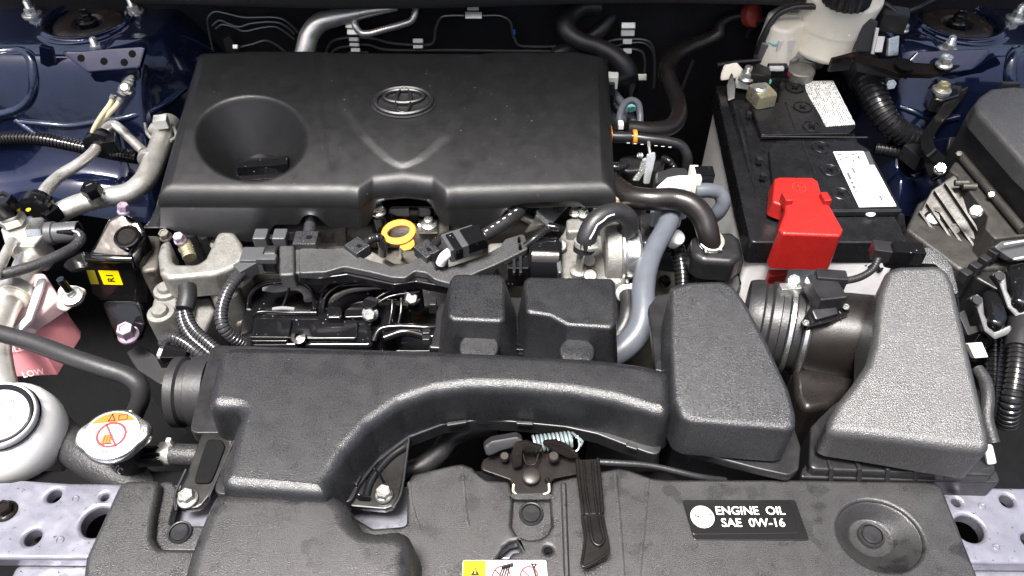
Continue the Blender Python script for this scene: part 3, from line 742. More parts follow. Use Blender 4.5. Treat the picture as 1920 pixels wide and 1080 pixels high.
for h in (.08, .32):
    o = c0 + (c1 - c0) * h
    MB().lathe(o - ax * .0022, ax, [(rr * 1.0, 0), (rr * 1.035, .0008), (rr * 1.035, .0038), (rr * 1.0, .0045)], 36, closed=True).build('clamp_band', 'alu_bright', tb)
MB().box(P(1480, 543, .040), .018, .008, .010, rz=.1, re=.001).build('clamp_block', 'zinc', tb)
bolt(tb, P(1487, 527, .046), V((.2, -.5, 1)), 20, 'zinc', 'clamp_screw', 1.1, tall=.3)
sn = thing('flow_sensor', 'small black flow sensor with plug, screwed onto the intake tube', 'sensor', P(1550, 590, .035))
MB().slab([(1506, 598, .043), (1520, 575, .045), (1560, 565, .046), (1594, 574, .044), (1593, 586, .043), (1560, 602, .042), (1512, 615, .040)], .007, .001, .003).build('sensor_plate', 'gloss_black', sn)
MB().slab([(1522, 580, .049), (1568, 571, .049), (1572, 588, .047), (1530, 600, .046)], .006, .001, .002).build('sensor_body', 'satin_black', sn)
MB().box(P(1546, 548, .052), .024, .030, .016, rz=.15, re=.0015).build('plug', 'satin_black', sn)
MB().box(P(1556, 524, .056), .026, .012, .014, rz=-.1, re=.0015).build('plug_head', 'satin_black', sn)
for q in ((1511, 606, .044), (1586, 576, .047)): bolt(sn, q, UP, 10, 'zinc', 'screw', 1.3, tall=.3)
T('sensor_cable', 'rubber', sn, [(1585, 527, .056), (1612, 520, .056), (1636, 505, .058), (1648, 482, .062)], 14, corr=(.0025, .08))
# ================================================================== engine cover
SL = .2126; CPL = (.055 - SL * .832, 0, SL)
CU, CV, CN = XX, V((0, 1, SL)).normalized(), V((0, -SL, 1)).normalized()
ec = thing('engine_cover', 'large matte black engine cover with a round emblem and a funnel for the filler', 'engine cover', P(720, 380, -.04))
BX = [300, 320, 440, 485, 500, 545, 553, 560, 572, 585, 598, 607, 660, 676, 688, 693, 702, 722, 760, 795, 806, 813, 822, 840, 866, 915, 935, 952, 962, 985, 1075, 1088, 1100, 1140]
BY = [404, 414, 430, 431, 421, 421, 412, 405, 402, 405, 420, 426, 427, 424, 410, 396, 381, 374, 371, 375, 386, 400, 414, 423, 427, 424, 410, 392, 385, 381, 377, 379, 389, 390]
FX = [300, 650, 672, 700, 757, 812, 838, 858, 1140]; FY = [340, 342, 345, 325, 319, 326, 347, 344, 336]
BK = ([380, 470, 590, 620, 900, 935, 1080, 1125], [103, 99, 99, 102, 104, 100, 100, 108])
rE = .014
cols = [(0, -.030, .052), (0, -.0295, .038), (0, -.026, .033), (0, -.019, .031), (0, -.0155, .028)] + [(0, -rE * math.sin(R(a)), rE * (1 - math.cos(R(a)))) for a in (90, 72, 54, 36, 18)] + [(s_, 0, 0) for s_ in np.linspace(0, 1, 230)] + \
       [(1, rE * math.sin(R(a)), rE * (1 - math.cos(R(a)))) for a in (18, 36, 54, 72, 90)] + [(1, .016, .034)]
rF = .022
rows = [(0, .016, None)] + [(0, .010 * math.sin(R(a)), .010 * (1 - math.cos(R(a)))) for a in (90, 60, 30)] + [(t_, 0, 0) for t_ in np.linspace(0, 1, 120)] + \
       [(1, -rF * (math.sin(R(a)) - math.sin(R(12))), rF * (math.cos(R(12)) - math.cos(R(a)))) for a in (20, 28, 36, 46, 56, 66, 76, 84, 90)] + [(1, -rF * .79 - .003, 'm'), (1, -rF * .79 - .005, 'b')]
def shield(px, py):
    l = np.interp(py, [95, 200, 262, 300, 316], [612, 640, 682, 725, 752]); r = np.interp(py, [95, 200, 262, 300, 316], [908, 884, 838, 790, 756])
    return sm(-10, 10, px - l) * sm(-10, 10, r - px) * sm(324, 304, py)
def band(px, py):
    c = np.interp(py, [95, 330], [600, 630]); c2 = np.interp(py, [95, 330], [935, 872])
    return max(sm(16, 4, abs(px - c)), sm(22, 4, abs(px - c2)) * .8) * sm(330, 300, py)
rg = []
for (t_, oy, dr) in rows:
    row = []
    for (s_, ox, dc) in cols:
        xf = 322 + s_ * 808; xb = 386 + s_ * 734
        F_ = np.interp(xf, FX, FY); B_ = np.interp(xb, *BK)
        px, py = xb + (xf - xb) * t_, B_ + (F_ - B_) * t_
        p = P(px, py, CPL)
        if dr == 0 and dc == 0:
            rho = math.hypot((px - 472) / 101, (py - 262) / 75)
            p.z -= .050 * min(1, max(0, (1 - rho) / .62)) + .0022 * sm(1.06, .97, rho)
            p.z += .0017 * shield(px, py) - .0007 * band(px, py) * (1 - shield(px, py))
            p.z += .004 * math.sin(math.pi * t_) * 1.0
        yedge = p.y
        p = p + V((ox, oy, 0)); z0 = p.z
        zc = z0 - dc
        if dr is None: zr = z0 - .028
        elif dr in ('m', 'b'):
            bxp = max(300, min(1138, 960 + (p.x) * FPX / ((p - CAM).dot(FWD))))
            zb = PY(bxp, np.interp(bxp, BX, BY), p.y).z
            zr = zb if dr == 'b' else zb * .6 + (z0 - rF) * .4
            bul = .011 * sm(500, 455, bxp) * (1 if t_ else 0); p.y -= bul; zr = zr - bul * .7 if dr == 'b' else z0 - rF - .012 * bul / .011 - (.4 * (z0 - rF - zb)) * (1 - bul / .011)
        else: zr = z0 - dr
        p.z = min(zc, zr) if not (dr in ('m', 'b')) else zr
        row.append(p)
    rg.append(row)
mbx = MB(); mbx.rings(rg, False, False, closed=False); mbx.build('cover_shell', 'cover', ec, angle=75)
# emblem: recessed oval, three overlapping rings
eo = P(758, 199, CPL) + CN * .0072
erx = S(56, eo); ery = erx * .64
em = MB()
em.rings([disc(eo, CU, CV, erx * 1.10, ery * 1.12, -.0006, 48), disc(eo, CU, CV, erx * 1.04, ery * 1.05, .0006, 48), disc(eo, CU, CV, erx * .98, ery * .98, -.0004, 48), disc(eo, CU, CV, .001, .001, -.0004, 48)], False, True)
emo = em.build('emblem', 'satin_black', ec)
def oval(c, rx, ry, rt, wx=1.0):
    pts = disc(c, CU, CV, rx, ry, 0, 44); mb = MB(); prof = []
    for i, q in enumerate(pts):
        d = (q - c).normalized()
        prof.append([q + d * math.cos(a) * rt * wx + CN * math.sin(a) * rt for a in (2 * math.pi * k / 8 for k in range(8))])
    prof.append(prof[0]); mb.rings(prof, False, False); return mb
e2 = eo + CN * .0014
oval(e2, erx * .94, ery * .93, S(4.0, eo), 1.2).build('emblem_ring', 'satin_black', emo)
oval(e2 + CV * ery * .30, erx * .66, ery * .46, S(3.8, eo), 1.2).build('emblem_ring', 'satin_black', emo)
oval(e2, erx * .25, ery * .86, S(3.8, eo), 1.1).build('emblem_ring', 'satin_black', emo)
# filler cap at the bottom of the funnel
fc0 = P(476, 262, CPL) - UP * .043
fc = thing('oil_filler_cap', 'ribbed black oil filler cap deep in the funnel of the engine cover', 'filler cap', fc0)
MB().lathe(fc0 - UP * .004, UP, [(.030, 0), (.030, .006), (.026, .009), (.0002, .009)], 28).build('cap_disc', 'gloss_black', fc)
MB().box(fc0 + V((.004, -.004, .010)), .056, .016, .014, rz=.12, re=.0015).build('cap_handle', 'gloss_black', fc)
for i in range(9): MB().box(fc0 + V((-.018 + i * .0055, -.012 + i * .0006, .010)), .0022, .004, .012, rz=.12, re=.0006).build('cap_rib', 'gloss_black', fc)

# ================================================================== engine block under it
eb = thing('engine_block', 'cast aluminium engine with dark sump, seen between the black covers', 'engine', V((-.12, .55, -.45)))
MB().prism([(462, 400), (1075, 388), (1100, 500), (462, 512)], -.20, z=-.088, re=.004, rc=.008).build('cylinder_head', 'cast_dark', eb)
MB().box(V((-.11, .62, -.30)), .40, .24, .28, re=.01).build('crankcase', 'deep_black', eb)
MB().tube([P(466, 432, -.072), P(700, 434, -.072), P(1010, 430, -.072)], .019, 20).build('camshaft_housing', 'cast_dark', eb)
for px in (490, 645, 835, 880):
    p = P(px, 432, -.068); MB().tube([p - XX * .006, p + XX * .006], .0225, 18).build('bearing_cap', 'cast_dark', eb)
for px in (480, 545, 640, 925):
    p = P(px, 415, -.062); MB().lathe(p, V((0, -.4, 1)), [(.010, -.012), (.010, .002), (.008, .004), (.0002, .004)], 16).build('casting_boss', 'cast_dark', eb)
MB().prism([(600, 470), (700, 470), (740, 492), (800, 492), (930, 480), (930, 505), (780, 512), (600, 505)], -.12, z=-.064, re=.004, rc=.006).build('head_ledge', 'cast', eb)
MB().prism([(588, 448), (690, 446), (690, 470), (588, 470)], -.10, z=-.072, re=.003, rc=.005).build('head_ledge', 'cast', eb)
MB().prism([(915, 455), (960, 452), (965, 470), (915, 475)], -.10, z=-.055, re=.003, rc=.004).build('head_ledge', 'cast', eb)
# black valve cover edge inside the arch
MB().prism([(690, 372), (825, 368), (820, 388), (730, 388), (722, 408), (700, 410), (692, 398)], -.075, z=-.030, re=.002, rc=.005).build('valve_cover', 'gloss_black', eb)
MB().slab([(726, 390, -.028), (808, 389, -.028), (808, 406, -.035), (745, 406, -.035), (728, 400, -.033)], .006, .001, .003).build('valve_cover_flange', 'brown_black', eb)
bolt(eb, (709, 396, -.024), UP, 20, 'zinc', 'bolt', 1.5, tall=.6)
bx3 = MB(); bx3.box(P(776, 400, -.030), .010, .006, .014, re=.0008); bx3.build('clip_block', 'gloss_black', eb)
p = P(803, 425, -.052); MB().cyl(p - XX * .011, p + XX * .011, .008).build('sensor_boss', 'zinc', eb)
p = P(803, 412, -.035); MB().lathe(p - UP * .012, UP, [(.009, 0), (.009, .006), (.005, .008), (.005, .013), (.003, .014)], 16).build('sensor_stud', 'zinc', eb)
MB().prism([(1170, 520), (1200, 500), (1300, 510), (1310, 560), (1240, 600), (1180, 590)], -.40, z=-.17, re=.006, rc=.012).build('gearbox_top', 'cast_dark', eb)
MB().prism([(1120, 300), (1215, 300), (1222, 345), (1120, 350)], -.20, z=-.070, re=.006, rc=.010).build('head_end', 'cast', eb)
p = P(1246, 528, -.15); bolt(eb, p, V((0, -.3, 1)), 16, 'steel_dark')
# dipstick
ds = thing('dipstick', 'yellow-orange dipstick with an oval finger ring, in the arch of the engine cover', 'dipstick', P(750, 470, -.08))
dc_ = P(748, 436, -.020); dn = V((.10, -.66, .75)).normalized()
du_ = (XX * .96 + (YY * .55 + UP * .5) * .30); du_ = (du_ - dn * du_.dot(dn)).normalized(); dv_ = dn.cross(du_)
ra, rb = S(33, dc_), S(24, dc_)
ri = MB()
def rng_(k, h, sh=0): return [dc_ + du_ * math.cos(t) * ra * k + dv_ * (math.sin(t) * rb * k + sh) + dn * h for t in (2 * math.pi * i / 40 for i in range(40))]
kk = .62
r0 = [rng_(.92, -.0045), rng_(1.0, -.003), rng_(1.0, .003), rng_(.93, .0045), rng_(kk + .06, .0045, rb * .05), rng_(kk, .003, rb * .05), rng_(kk, -.003, rb * .05), rng_(kk + .06, -.0045, rb * .05)]
# inner opening is flatter than the outer rim
for i in (4, 5, 6, 7): r0[i] = [dc_ + (q - dc_) - dv_ * ((q - dc_).dot(dv_)) * .30 for q in r0[i]]
r0.append(r0[0]); ri.rings(r0, False, False); rio = ri.build('ring_handle', 'yellow', ds)
tbm = MB().slab([dc_ + du_ * S(a, dc_) + dv_ * S(b, dc_) + dn * .002 for a, b in ((-8, -18), (24, -16), (24, -30), (14, -36), (0, -36))], .005, .001, .003); tbm.build('tab', 'yellow', ds)
T('stick', 'zinc', ds, [dc_ - dv_ * S(26, dc_), P(752, 470, -.06), P(753, 500, -.12)], 9)

# ================================================================== wiring rail on the engine
wr = thing('wiring_rail', 'long grey-black grained wiring rail running across the engine', 'wiring rail', P(740, 500, -.06))
ZW = -.012
MB().prism([(560, 464), (655, 467), (672, 480), (700, 489), (735, 499), (762, 496), (780, 484), (800, 480), (812, 492), (822, 505), (850, 497), (905, 478), (938, 462), (946, 448), (984, 436), (990, 466), (955, 484), (925, 498), (900, 508), (848, 533), (815, 524), (800, 512), (778, 508), (760, 521), (735, 520), (690, 509), (645, 500), (610, 510), (560, 512)], -.019, z=ZW, re=.0015, rc=.005).build('rail_cover', 'airbox', wr)
MB().prism([(523, 459), (551, 459), (552, 515), (523, 516)], -.026, z=ZW + .004, re=.0025, rc=.003).build('rail_end_block', 'airbox', wr)
MB().prism([(552, 462), (575, 464), (575, 511), (552, 513)], -.026, z=ZW - .002, re=.002, rc=.003).build('rail_neck', 'airbox', wr)
MB().prism([(552, 510), (640, 498), (660, 506), (740, 524), (765, 522), (780, 512), (800, 518), (850, 535), (848, 540), (780, 528), (740, 534), (650, 515), (600, 522), (556, 520)], -.030, z=-.020, re=.0015, rc=.004).build('rail_base', 'gloss_black', wr)
def clamp_box(px, py, z, rz, sx=.024, sy=.020, parent=wr, name='cable_clip', m='grain_light'):
    c = P(px, py, z); o = MB().box(c, sx, sy, .012, rz=rz, re=.0012).build(name, m, parent)
    MB().box(c + UP * .006 + V((math.cos(rz), math.sin(rz), 0)) * sx * .15, sx * .22, sy * .2, .002, rz=rz, re=.0004).build('clip_window', 'deep_black', o)
    return o
clamp_box(575, 453, ZW, 0); clamp_box(671, 467, ZW, -.75, .020, .018); clamp_box(801, 473, ZW + .002, -.85, .022, .018); 
for px in (491, 527):
    MB().box(P(px, 447, -.016), .014, .016, .014, re=.0015).build('rail_pad', 'grey_conn', wr)
MB().box(P(509, 448, -.020), .022, .006, .008, re=.001).build('pad_link', 'satin_black', wr)
MB().box(P(548, 450, -.022), .020, .012, .012, re=.001).build('pad_link', 'gloss_black', wr)
for q in ((973, 450), (975, 463)): MB().box(P(q[0], q[1], ZW + .003), .003, .0035, .006, re=.0005).build('rail_window', 'deep_black', wr)
p0, p1 = P(487, 487, -.020), P(524, 487, -.020)
MB().cyl(p0, p1, .0145, n=24).build('round_connector', 'satin_black', wr)
MB().box(P(476, 486, -.012), .022, .020, .016, re=.0015).build('connector_shell', 'grey_conn', wr)
MB().box(P(500, 485, -.005), .020, .008, .006, re=.001).build('connector_latch', 'grey_conn', wr)
MB().box(P(463, 503, -.014), .020, .014, .014, rz=.75, re=.0012).build('connector_elbow', 'grey_conn', wr)
T('rail_conduit', 'corrugate_grey', wr, [(578, 446, -.016), (580, 432, -.022), (582, 412, -.03)], 22, corr=(.0034, .16))
T('rail_conduit', 'corrugate', wr, [(680, 460, -.012), (697, 448, -.006), (710, 446, -.008), (717, 458, -.022), (718, 476, -.05)], 18, corr=(.003, .16))
T('rail_conduit', 'corrugate', wr, [(810, 466, -.008), (826, 448, -.006), (845, 440, -.01), (862, 445, -.03)], 17, corr=(.003, .16))
T('rail_conduit', 'corrugate', wr, [(984, 462, -.014), (1003, 447, -.008), (1020, 433, -.006), (1032, 428, -.008)], 15, corr=(.003, .16))
T('conduit_sleeve', 'gloss_black', wr, [(1028, 425, -.006), (1042, 427, -.006), (1056, 433, -.010)], 17)
hc = T('engine_conduit', 'corrugate_grey', None, [(458, 506, -.014), (440, 526, -.014), (424, 552, -.018), (415, 585, -.026), (418, 612, -.034), (434, 630, -.045), (456, 645, -.06)], 24, corr=(.0036, .14),
       label='grey corrugated conduit curving from the rail plug down behind the intake duct', cat='conduit', group='corrugated conduits')
# fuel hose with a plastic coupling in front of the cover
fh = thing('fuel_hose', 'black fuel hose with white print and square coupling, lying over the wiring rail', 'hose', P(870, 480, -.03))
T('hose', 'rubber', fh, [(906, 442, -.002), (930, 428, -.002), (955, 412, -.002), (972, 398, -.008), (984, 378, -.018)], 24)
hp = [P(912 + i * 11, 432 - i * 7.6, .012) for i in range(6)]
for i in range(6):
    q = hp[i]; d = V((.75, .55, 0)).normalized()
    flat('hose_print', [q + d * a + V((-d.y, d.x, 0)) * b for a, b in ((-.0016, -.0006), (.0016, -.0006), (.0016, .0006), (-.0016, .0006))], 'white_paint', fh)
MB().box(P(866, 456, .006), .034, .026, .016, rz=.45, re=.0012).build('coupling', 'grey_conn', fh)
MB().box(P(888, 447, .010), .020, .024, .012, rz=.45, re=.001).build('coupling_latch', 'gloss_black', fh)
MB().box(P(852, 461, .010), .008, .026, .012, rz=.45, re=.001).build('coupling_collar', 'gloss_black', fh)
T('coupling_neck', 'zinc', fh, [(896, 448, -.002), (912, 440, -.002)], 18)
T('pipe_end', 'lilac_white', fh, [(826, 494, -.004), (832, 482, .004), (842, 474, .006), (856, 466, .006)], 19)
mk = P(851, 462, .018)
MB().box(P(824, 492, -.010), .014, .016, .014, rz=.4, re=.001).build('pipe_bracket', 'gloss_black', fh)
# strap and cross tube under the front lip
st = thing('engine_strap', 'dull zinc strap bolted under the front lip of the engine cover', 'bracket', P(1005, 432, -.05))
MB().ribbon([P(1052, 378, -.030), P(1030, 398, -.030), P(1012, 416, -.034), P(1000, 430, -.048)], XX * .9 + YY * .5, .022, .0025).build('strap', 'zinc', st)
T('cross_tube', 'alu', st, [(955, 392, -.045), (985, 408, -.045), (1010, 420, -.048)], 17)

# ================================================================== intake manifold, glossy black
im = thing('intake_manifold', 'glossy black ribbed intake manifold below the wiring rail', 'manifold', P(640, 600, -.16))
MB().prism([(452, 600), (470, 535), (500, 520), (640, 512), (850, 530), (860, 660), (440, 660)], -.22, z=-.092, re=.003, rc=.006).build('manifold_floor', 'gloss_black', im)
MB().prism([(478, 592), (486, 586), (600, 586), (696, 590), (700, 648), (466, 648)], -.12, z=-.062, re=.004, rc=.006).build('plenum', 'gloss_black', im)
MB().prism([(474, 620), (478, 596), (548, 597), (540, 640), (468, 640)], -.10, z=-.058, re=.0015, rc=.003).build('plenum_panel', 'gloss_black', im)
MB().prism([(556, 597), (672, 600), (670, 634), (552, 632)], -.10, z=-.058, re=.0015, rc=.003).build('plenum_panel', 'gloss_black', im)
T('plenum_edge', 'gloss_black', im, [(470, 632, -.056), (540, 633, -.056), (552, 634, -.056), (665, 634, -.056)], 6)
T('plenum_edge', 'gloss_black', im, [(474, 594, -.058), (482, 586, -.058), (540, 586, -.058), (594, 586, -.058)], 6)
T('runner', 'gloss_black', im, [(612, 590, -.085), (622, 566, -.072), (650, 548, -.066), (700, 540, -.064), (760, 540, -.066)], [60, 60, 56, 52, 48], n=20)
T('runner_seam', 'gloss_black', im, [(606, 578, -.060), (610, 558, -.052), (628, 540, -.046), (655, 530, -.044), (700, 527, -.043), (745, 528, -.043)], 6)
T('runner_seam', 'gloss_black', im, [(608, 576, -.062), (614, 556, -.054), (632, 540, -.048), (690, 531, -.046)], 5)
MB().prism([(612, 575), (640, 574), (642, 596), (610, 596)], -.09, z=-.050, re=.002, rc=.004).build('runner_block', 'gloss_black', im)
MB().prism([(646, 580), (684, 580), (684, 594), (645, 595)], -.09, z=-.056, re=.0015, rc=.002).build('runner_block', 'gloss_black', im)
for pts in ([(690, 572, -.042), (722, 550, -.038), (770, 536, -.036)], [(694, 580, -.042), (726, 558, -.038), (772, 548, -.036)]):
    T('manifold_rib', 'gloss_black', im, pts, 6)
for px in (735, 752):
    T('manifold_rib', 'gloss_black', im, [(px, 552, -.040), (px, 580, -.046), (px - 6, 612, -.055)], 6)
MB().prism([(718, 575), (732, 562), (742, 562), (742, 615), (706, 620)], -.10, z=-.056, re=.006, rc=.006).build('manifold_rib', 'gloss_black', im)
for px, py in ((776, 538), (694, 566)):
    p = P(px, py, -.034); MB().cyl(p - UP * .03, p, .0085 if px > 700 else .0075).build('bolt_tower', 'gloss_black', im)
bolt(im, P(773, 557, -.044), V((0, -.75, .66)), 21, 'zinc', 'bolt', 1.45, tall=.5)
bolt(im, P(694, 588, -.044), V((0, -.75, .66)), 21, 'zinc', 'bolt', 1.45, tall=.5)
bolt(im, P(617, 531, -.062), V((0, -.5, .8)), 16, 'cast_dark', 'bolt', 1.4, tall=.4)
p = P(738, 534, -.034); MB().lathe(p - UP * .002, UP, [(.002, 0), (.002, .007), (.0002, .008)], 12).build('paint_mark', 'orange', im)
T('manifold_pipe', 'gloss_black', im, [(700, 640, -.050), (712, 618, -.046), (745, 612, -.045), (800, 614, -.045), (830, 612, -.046)], 12)
T('manifold_pipe', 'gloss_black', im, [(720, 634, -.052), (760, 622, -.050), (810, 632, -.050), (830, 628, -.05)], 18)
# dished well with grey foam
T('well_edge', 'gloss_black', im, [(466, 580, -.060), (470, 555, -.056), (482, 540, -.054), (500, 532, -.054), (560, 530, -.054), (582, 540, -.056), (590, 560, -.060), (588, 582, -.064)], 9)
fo = MB(); path = [P(a, b, -.066) for a, b in ((496, 537), (520, 540), (545, 536), (566, 538), (578, 548), (581, 562))]
fo.tube(path, S(11, path[0]), 10, flat=.6); fo.build('foam_seal', 'foam', im)
T('foam_clip', 'foam', im, [(512, 580, -.070), (530, 578, -.068), (552, 580, -.070)], 8)
T('well_rib', 'gloss_black', im, [(543, 536, -.052), (538, 555, -.062), (530, 575, -.070)], 5)
bo_ = P(561, 634, -.054); MB().lathe(bo_, V((0, -.4, 1)), [(.007, -.01), (.007, .004), (.0035, .0045), (.003, .001), (.0002, .001)], 16).build('drain_boss', 'gloss_black', im)

# ================================================================== throttle body
tbd = thing('throttle_body', 'bare cast aluminium throttle body with round flange and black motor', 'throttle body', P(1110, 500, -.09))
MB().prism([(1060, 420), (1098, 405), (1118, 412), (1124, 440), (1160, 446), (1176, 470), (1174, 530), (1050, 530), (1046, 450)], -.11, z=-.034, re=.006, rc=.010).build('housing', 'cast', tbd)
MB().prism([(1062, 410), (1100, 402), (1106, 432), (1062, 436)], -.08, z=-.022, re=.003, rc=.005).build('top_block', 'cast', tbd)
a, b = P(1140, 478, -.036), P(1168, 478, -.036)
MB().cyl(a - XX * .006, a + XX * .012, .036, n=36, bev=.002).build('flange', 'cast', tbd)
MB().cyl(a + XX * .014, a + XX * .032, .030, n=36, bev=.003).build('bore_end', 'alu_bright', tbd)
MB().lathe(a + XX * .011, XX, [(.033, 0), (.0345, .001), (.0345, .003), (.033, .004)], 36).build('clamp_band', 'alu_bright', tbd)
bolt(tbd, a + V((.012, -.026, -.016)), V((1, -.2, .1)), 20, 'zinc', 'bolt', 1.2, tall=.6)
for q in ((1094, 401, -.016), (1078, 399, -.018), (1118, 392, -.02)): bolt(tbd, q, UP, 15, 'zinc', 'bolt', 1.5, tall=.6)
for q in ((1104, 480, -.025), (1106, 508, -.026), (1050, 452, -.024), (1143, 450, -.012)):
    p = P(*q); MB().lathe(p - UP * .01, V((0, -.5, .85)), [(.007, 0), (.007, .009), (.006, .011), (.0002, .0112)], 18).build('casting_boss', 'cast', tbd)
a, b = P(992, 488, -.034), P(1052, 490, -.034)
MB().cyl(a, b, .0245, n=28, bev=.003).build('motor_case', 'gloss_black', tbd)
MB().slab([(1036, 446, -.012), (1044, 444, -.012), (1054, 500, -.018), (1054, 512, -.02), (1046, 512, -.02)], .012, .0015, .002).build('motor_flange', 'grey_conn', tbd)
MB().box(P(972, 500, -.034), .022, .030, .026, re=.0015).build('motor_plug', 'gloss_black', tbd)
for px in (964, 976): MB().box(P(px, 497, -.018), .003, .024, .004, re=.0006).build('plug_rib', 'satin_black', tbd)
T('coolant_stub', 'alu', tbd, [(1085, 510, -.030), (1087, 492, -.018), (1091, 474, -.004), (1097, 462, .002)], 15)
p = P(1085, 509, -.030); MB().lathe(p, UP, [(.009, -.006), (.009, .002), (.006, .003)], 18).build('stub_seat', 'cast', tbd)
ch = thing('coolant_hose', 'short black rubber hose arching over the throttle body with spring clips', 'hose', P(1120, 450, -.02))
T('hose', 'rubber', ch, [(1098, 464, .004), (1100, 446, .014), (1112, 420, .024), (1132, 404, .028), (1158, 398, .026), (1176, 408, .018), (1180, 424, .006), (1170, 436, -.006), (1160, 440, -.012)], 37)
zz = [(1108, 450), (1114, 436), (1122, 424), (1131, 416), (1142, 408), (1152, 404)]
T('hose_stripe', 'white_paint', ch, [P(a - 2 + (i % 2) * 2, b - 2, .041) for i, (a, b) in enumerate(zz)], 3)
p = P(1098, 461, .004); ax = (P(1100, 440, .016) - p).normalized(); r_ = S(20, p)
MB().lathe(p, ax, [(r_, 0), (r_ * 1.12, .001), (r_ * 1.12, .006), (r_, .007)], 24).build('hose_clip', 'bright_clip', ch)
MB().box(P(1112, 466, .010), .010, .004, .004, rz=.2, re=.0006).build('clip_ear', 'bright_clip', ch)
p = P(1095, 468, 0); MB().lathe(p, ax, [(r_ * .6, -.002), (r_ * 1.02, -.001), (r_ * 1.02, .005), (r_, .006)], 24).build('hose_end', 'rubber', ch)
T('hose_pipe', 'alu', ch, [(1150, 442, -.022), (1156, 420, -.016), (1154, 392, -.018), (1152, 372, -.03)], 20)
p = P(1155, 384, -.016); MB().lathe(p, V((0, 1, .2)), [(.010, -.004), (.013, -.003), (.013, .006), (.010, .007)], 22).build('hose_clip', 'zinc_yellow', ch)
h2 = thing('bypass_hose', 'black rubber hose with a pale clip beside the large resonator box', 'hose', P(1170, 620, -.08))
T('hose', 'rubber', h2, [(1166, 540, -.05), (1176, 556, -.046), (1178, 580, -.045), (1172, 606, -.05), (1152, 638, -.06)], 30)
T('pipe', 'alu', h2, [(1150, 526, -.06), (1162, 531, -.052), (1170, 542, -.05)], 14)
p = P(1171, 546, -.048); ax = (P(1177, 560, -.046) - p).normalized(); r_ = S(16.5, p)
MB().lathe(p, ax, [(r_, 0), (r_ * 1.1, .001), (r_ * 1.1, .006), (r_, .007)], 24).build('hose_clip', 'clip_white', h2)
for q in ((1186, 540), (1190, 562)): MB().box(P(q[0], q[1], -.045), .005, .010, .004, rz=.4, re=.0006).build('clip_ear', 'clip_white', h2)
# ================================================================== engine mount side: bracket, rubber mount, pipes, tanks
mbk = thing('mount_bracket', 'rough cast aluminium engine mount bracket with a wide U-shaped opening', 'engine mount', P(370, 560, -.15))
MB().prism([(294, 478), (300, 455), (318, 447), (321, 486), (330, 494), (368, 494), (384, 484), (394, 462), (408, 432), (438, 433), (452, 452), (464, 482), (445, 497), (402, 514), (312, 522), (298, 510)], -.056, z=-.026, re=.005, rc=.008, seg=4).build('bracket_arm', 'cast', mbk)
MB().prism([(330, 428), (352, 420), (450, 424), (470, 470), (420, 480), (400, 452), (340, 446)], -.14, z=-.062, re=.006, rc=.010).build('bracket_root', 'cast_dark', mbk)
for px, py, w_ in ((362, 436, 26), (385, 440, 24), (352, 464, 28), (412, 456, 30)):
    p = P(px, py, -.050); MB().cyl(p - UP * .03, p + V((0, -.004, .006)), S(w_, p) / 2, n=20, bev=.002).build('root_boss', 'cast', mbk)
MB().prism([(318, 522), (352, 518), (360, 560), (352, 600), (328, 596)], -.16, z=-.062, re=.005, rc=.008).build('bracket_column', 'cast', mbk)
MB().prism([(352, 560), (396, 556), (402, 580), (372, 660), (332, 660), (340, 610)], -.18, z=-.078, re=.004, rc=.008).build('bracket_web', 'cast', mbk)
MB().prism([(380, 515), (440, 500), (448, 548), (396, 560)], -.15, z=-.058, re=.008, rc=.012).build('bracket_root', 'cast', mbk)
for px, py, w_, h in ((312, 545, 48, -.058), (302, 588, 52, -.060)):
    p = P(px, py, h); r = S(w_, p) / 2
    MB().lathe(p, UP, [(r, -.045), (r, -.002), (r * .94, .002), (r * .6, .0025), (r * .57, .006), (r * .50, .0072), (.0002, .0072)], 28).build('bracket_eye', 'cast', mbk)
MB().prism([(290, 548), (336, 545), (330, 590), (278, 592)], -.10, z=-.060, re=.004, rc=.010).build('eye_link', 'cast', mbk)
for q in ((311, 444, -.028), (338, 450, -.022)): bolt(mbk, q, V((0, -.2, 1)), 18, 'mauve_bolt' if q[0] > 320 else 'cast_dark', 'bolt', 1.3, tall=.6)
MB().tube([P(345, 455, -.03), P(352, 470, -.032), P(356, 484, -.034)], .007, 12, corr=(.003, .15)).build('stud', 'zinc_yellow', mbk)
MB().prism([(256, 440), (300, 440), (296, 505), (262, 510)], -.12, z=-.060, re=.004, rc=.008).build('mount_core', 'cast_dark', mbk)
MB().prism([(440, 500), (475, 470), (480, 520), (462, 600), (440, 610)], -.20, z=-.10, re=.006, rc=.01).build('timing_case', 'cast_dark', mbk)

mt = thing('rubber_mount', 'glossy black pressed steel engine mount with a yellow sticker', 'engine mount', P(215, 600, -.16))
def sheet(quads, t=.004, mat='gloss_paint', name='mount_shell', parent=mt, re=.0018, rc=.006):
    for q in quads: MB().slab(q, t, re, rc).build(name, mat, parent)
A = [(200, 404, -.018), (228, 398, -.020), (262, 412, -.024), (272, 428, -.028), (262, 480, -.045), (250, 490, -.046), (164, 484, -.046), (170, 455, -.032)]
MB().prism(A, -.060, re=.005, rc=.008).build('mount_top', 'gloss_paint', mt)
p = P(238, 444, -.0265)
for k, (rk, h, m_) in enumerate(((1.0, .001, 'gloss_paint'), (.84, .0028, 'steel_dark'))):
    MB().lathe(p, V((0, -.32, 1)), [(S(24, p) * rk, -.004), (S(24, p) * rk, h), (S(21, p) * rk, h + .001), (S(19, p) * rk, h - .001), (.0002, h - .001)], 28).build('mount_bore', m_, mt)
F1 = [P(160, 486, -.042), P(246, 488, -.042), P(258, 545, -.085), P(256, 566, -.098), P(186, 566, -.098), P(174, 550, -.09)]
MB().slab(F1, .006, .002, .005).build('mount_face', 'gloss_paint', mt)
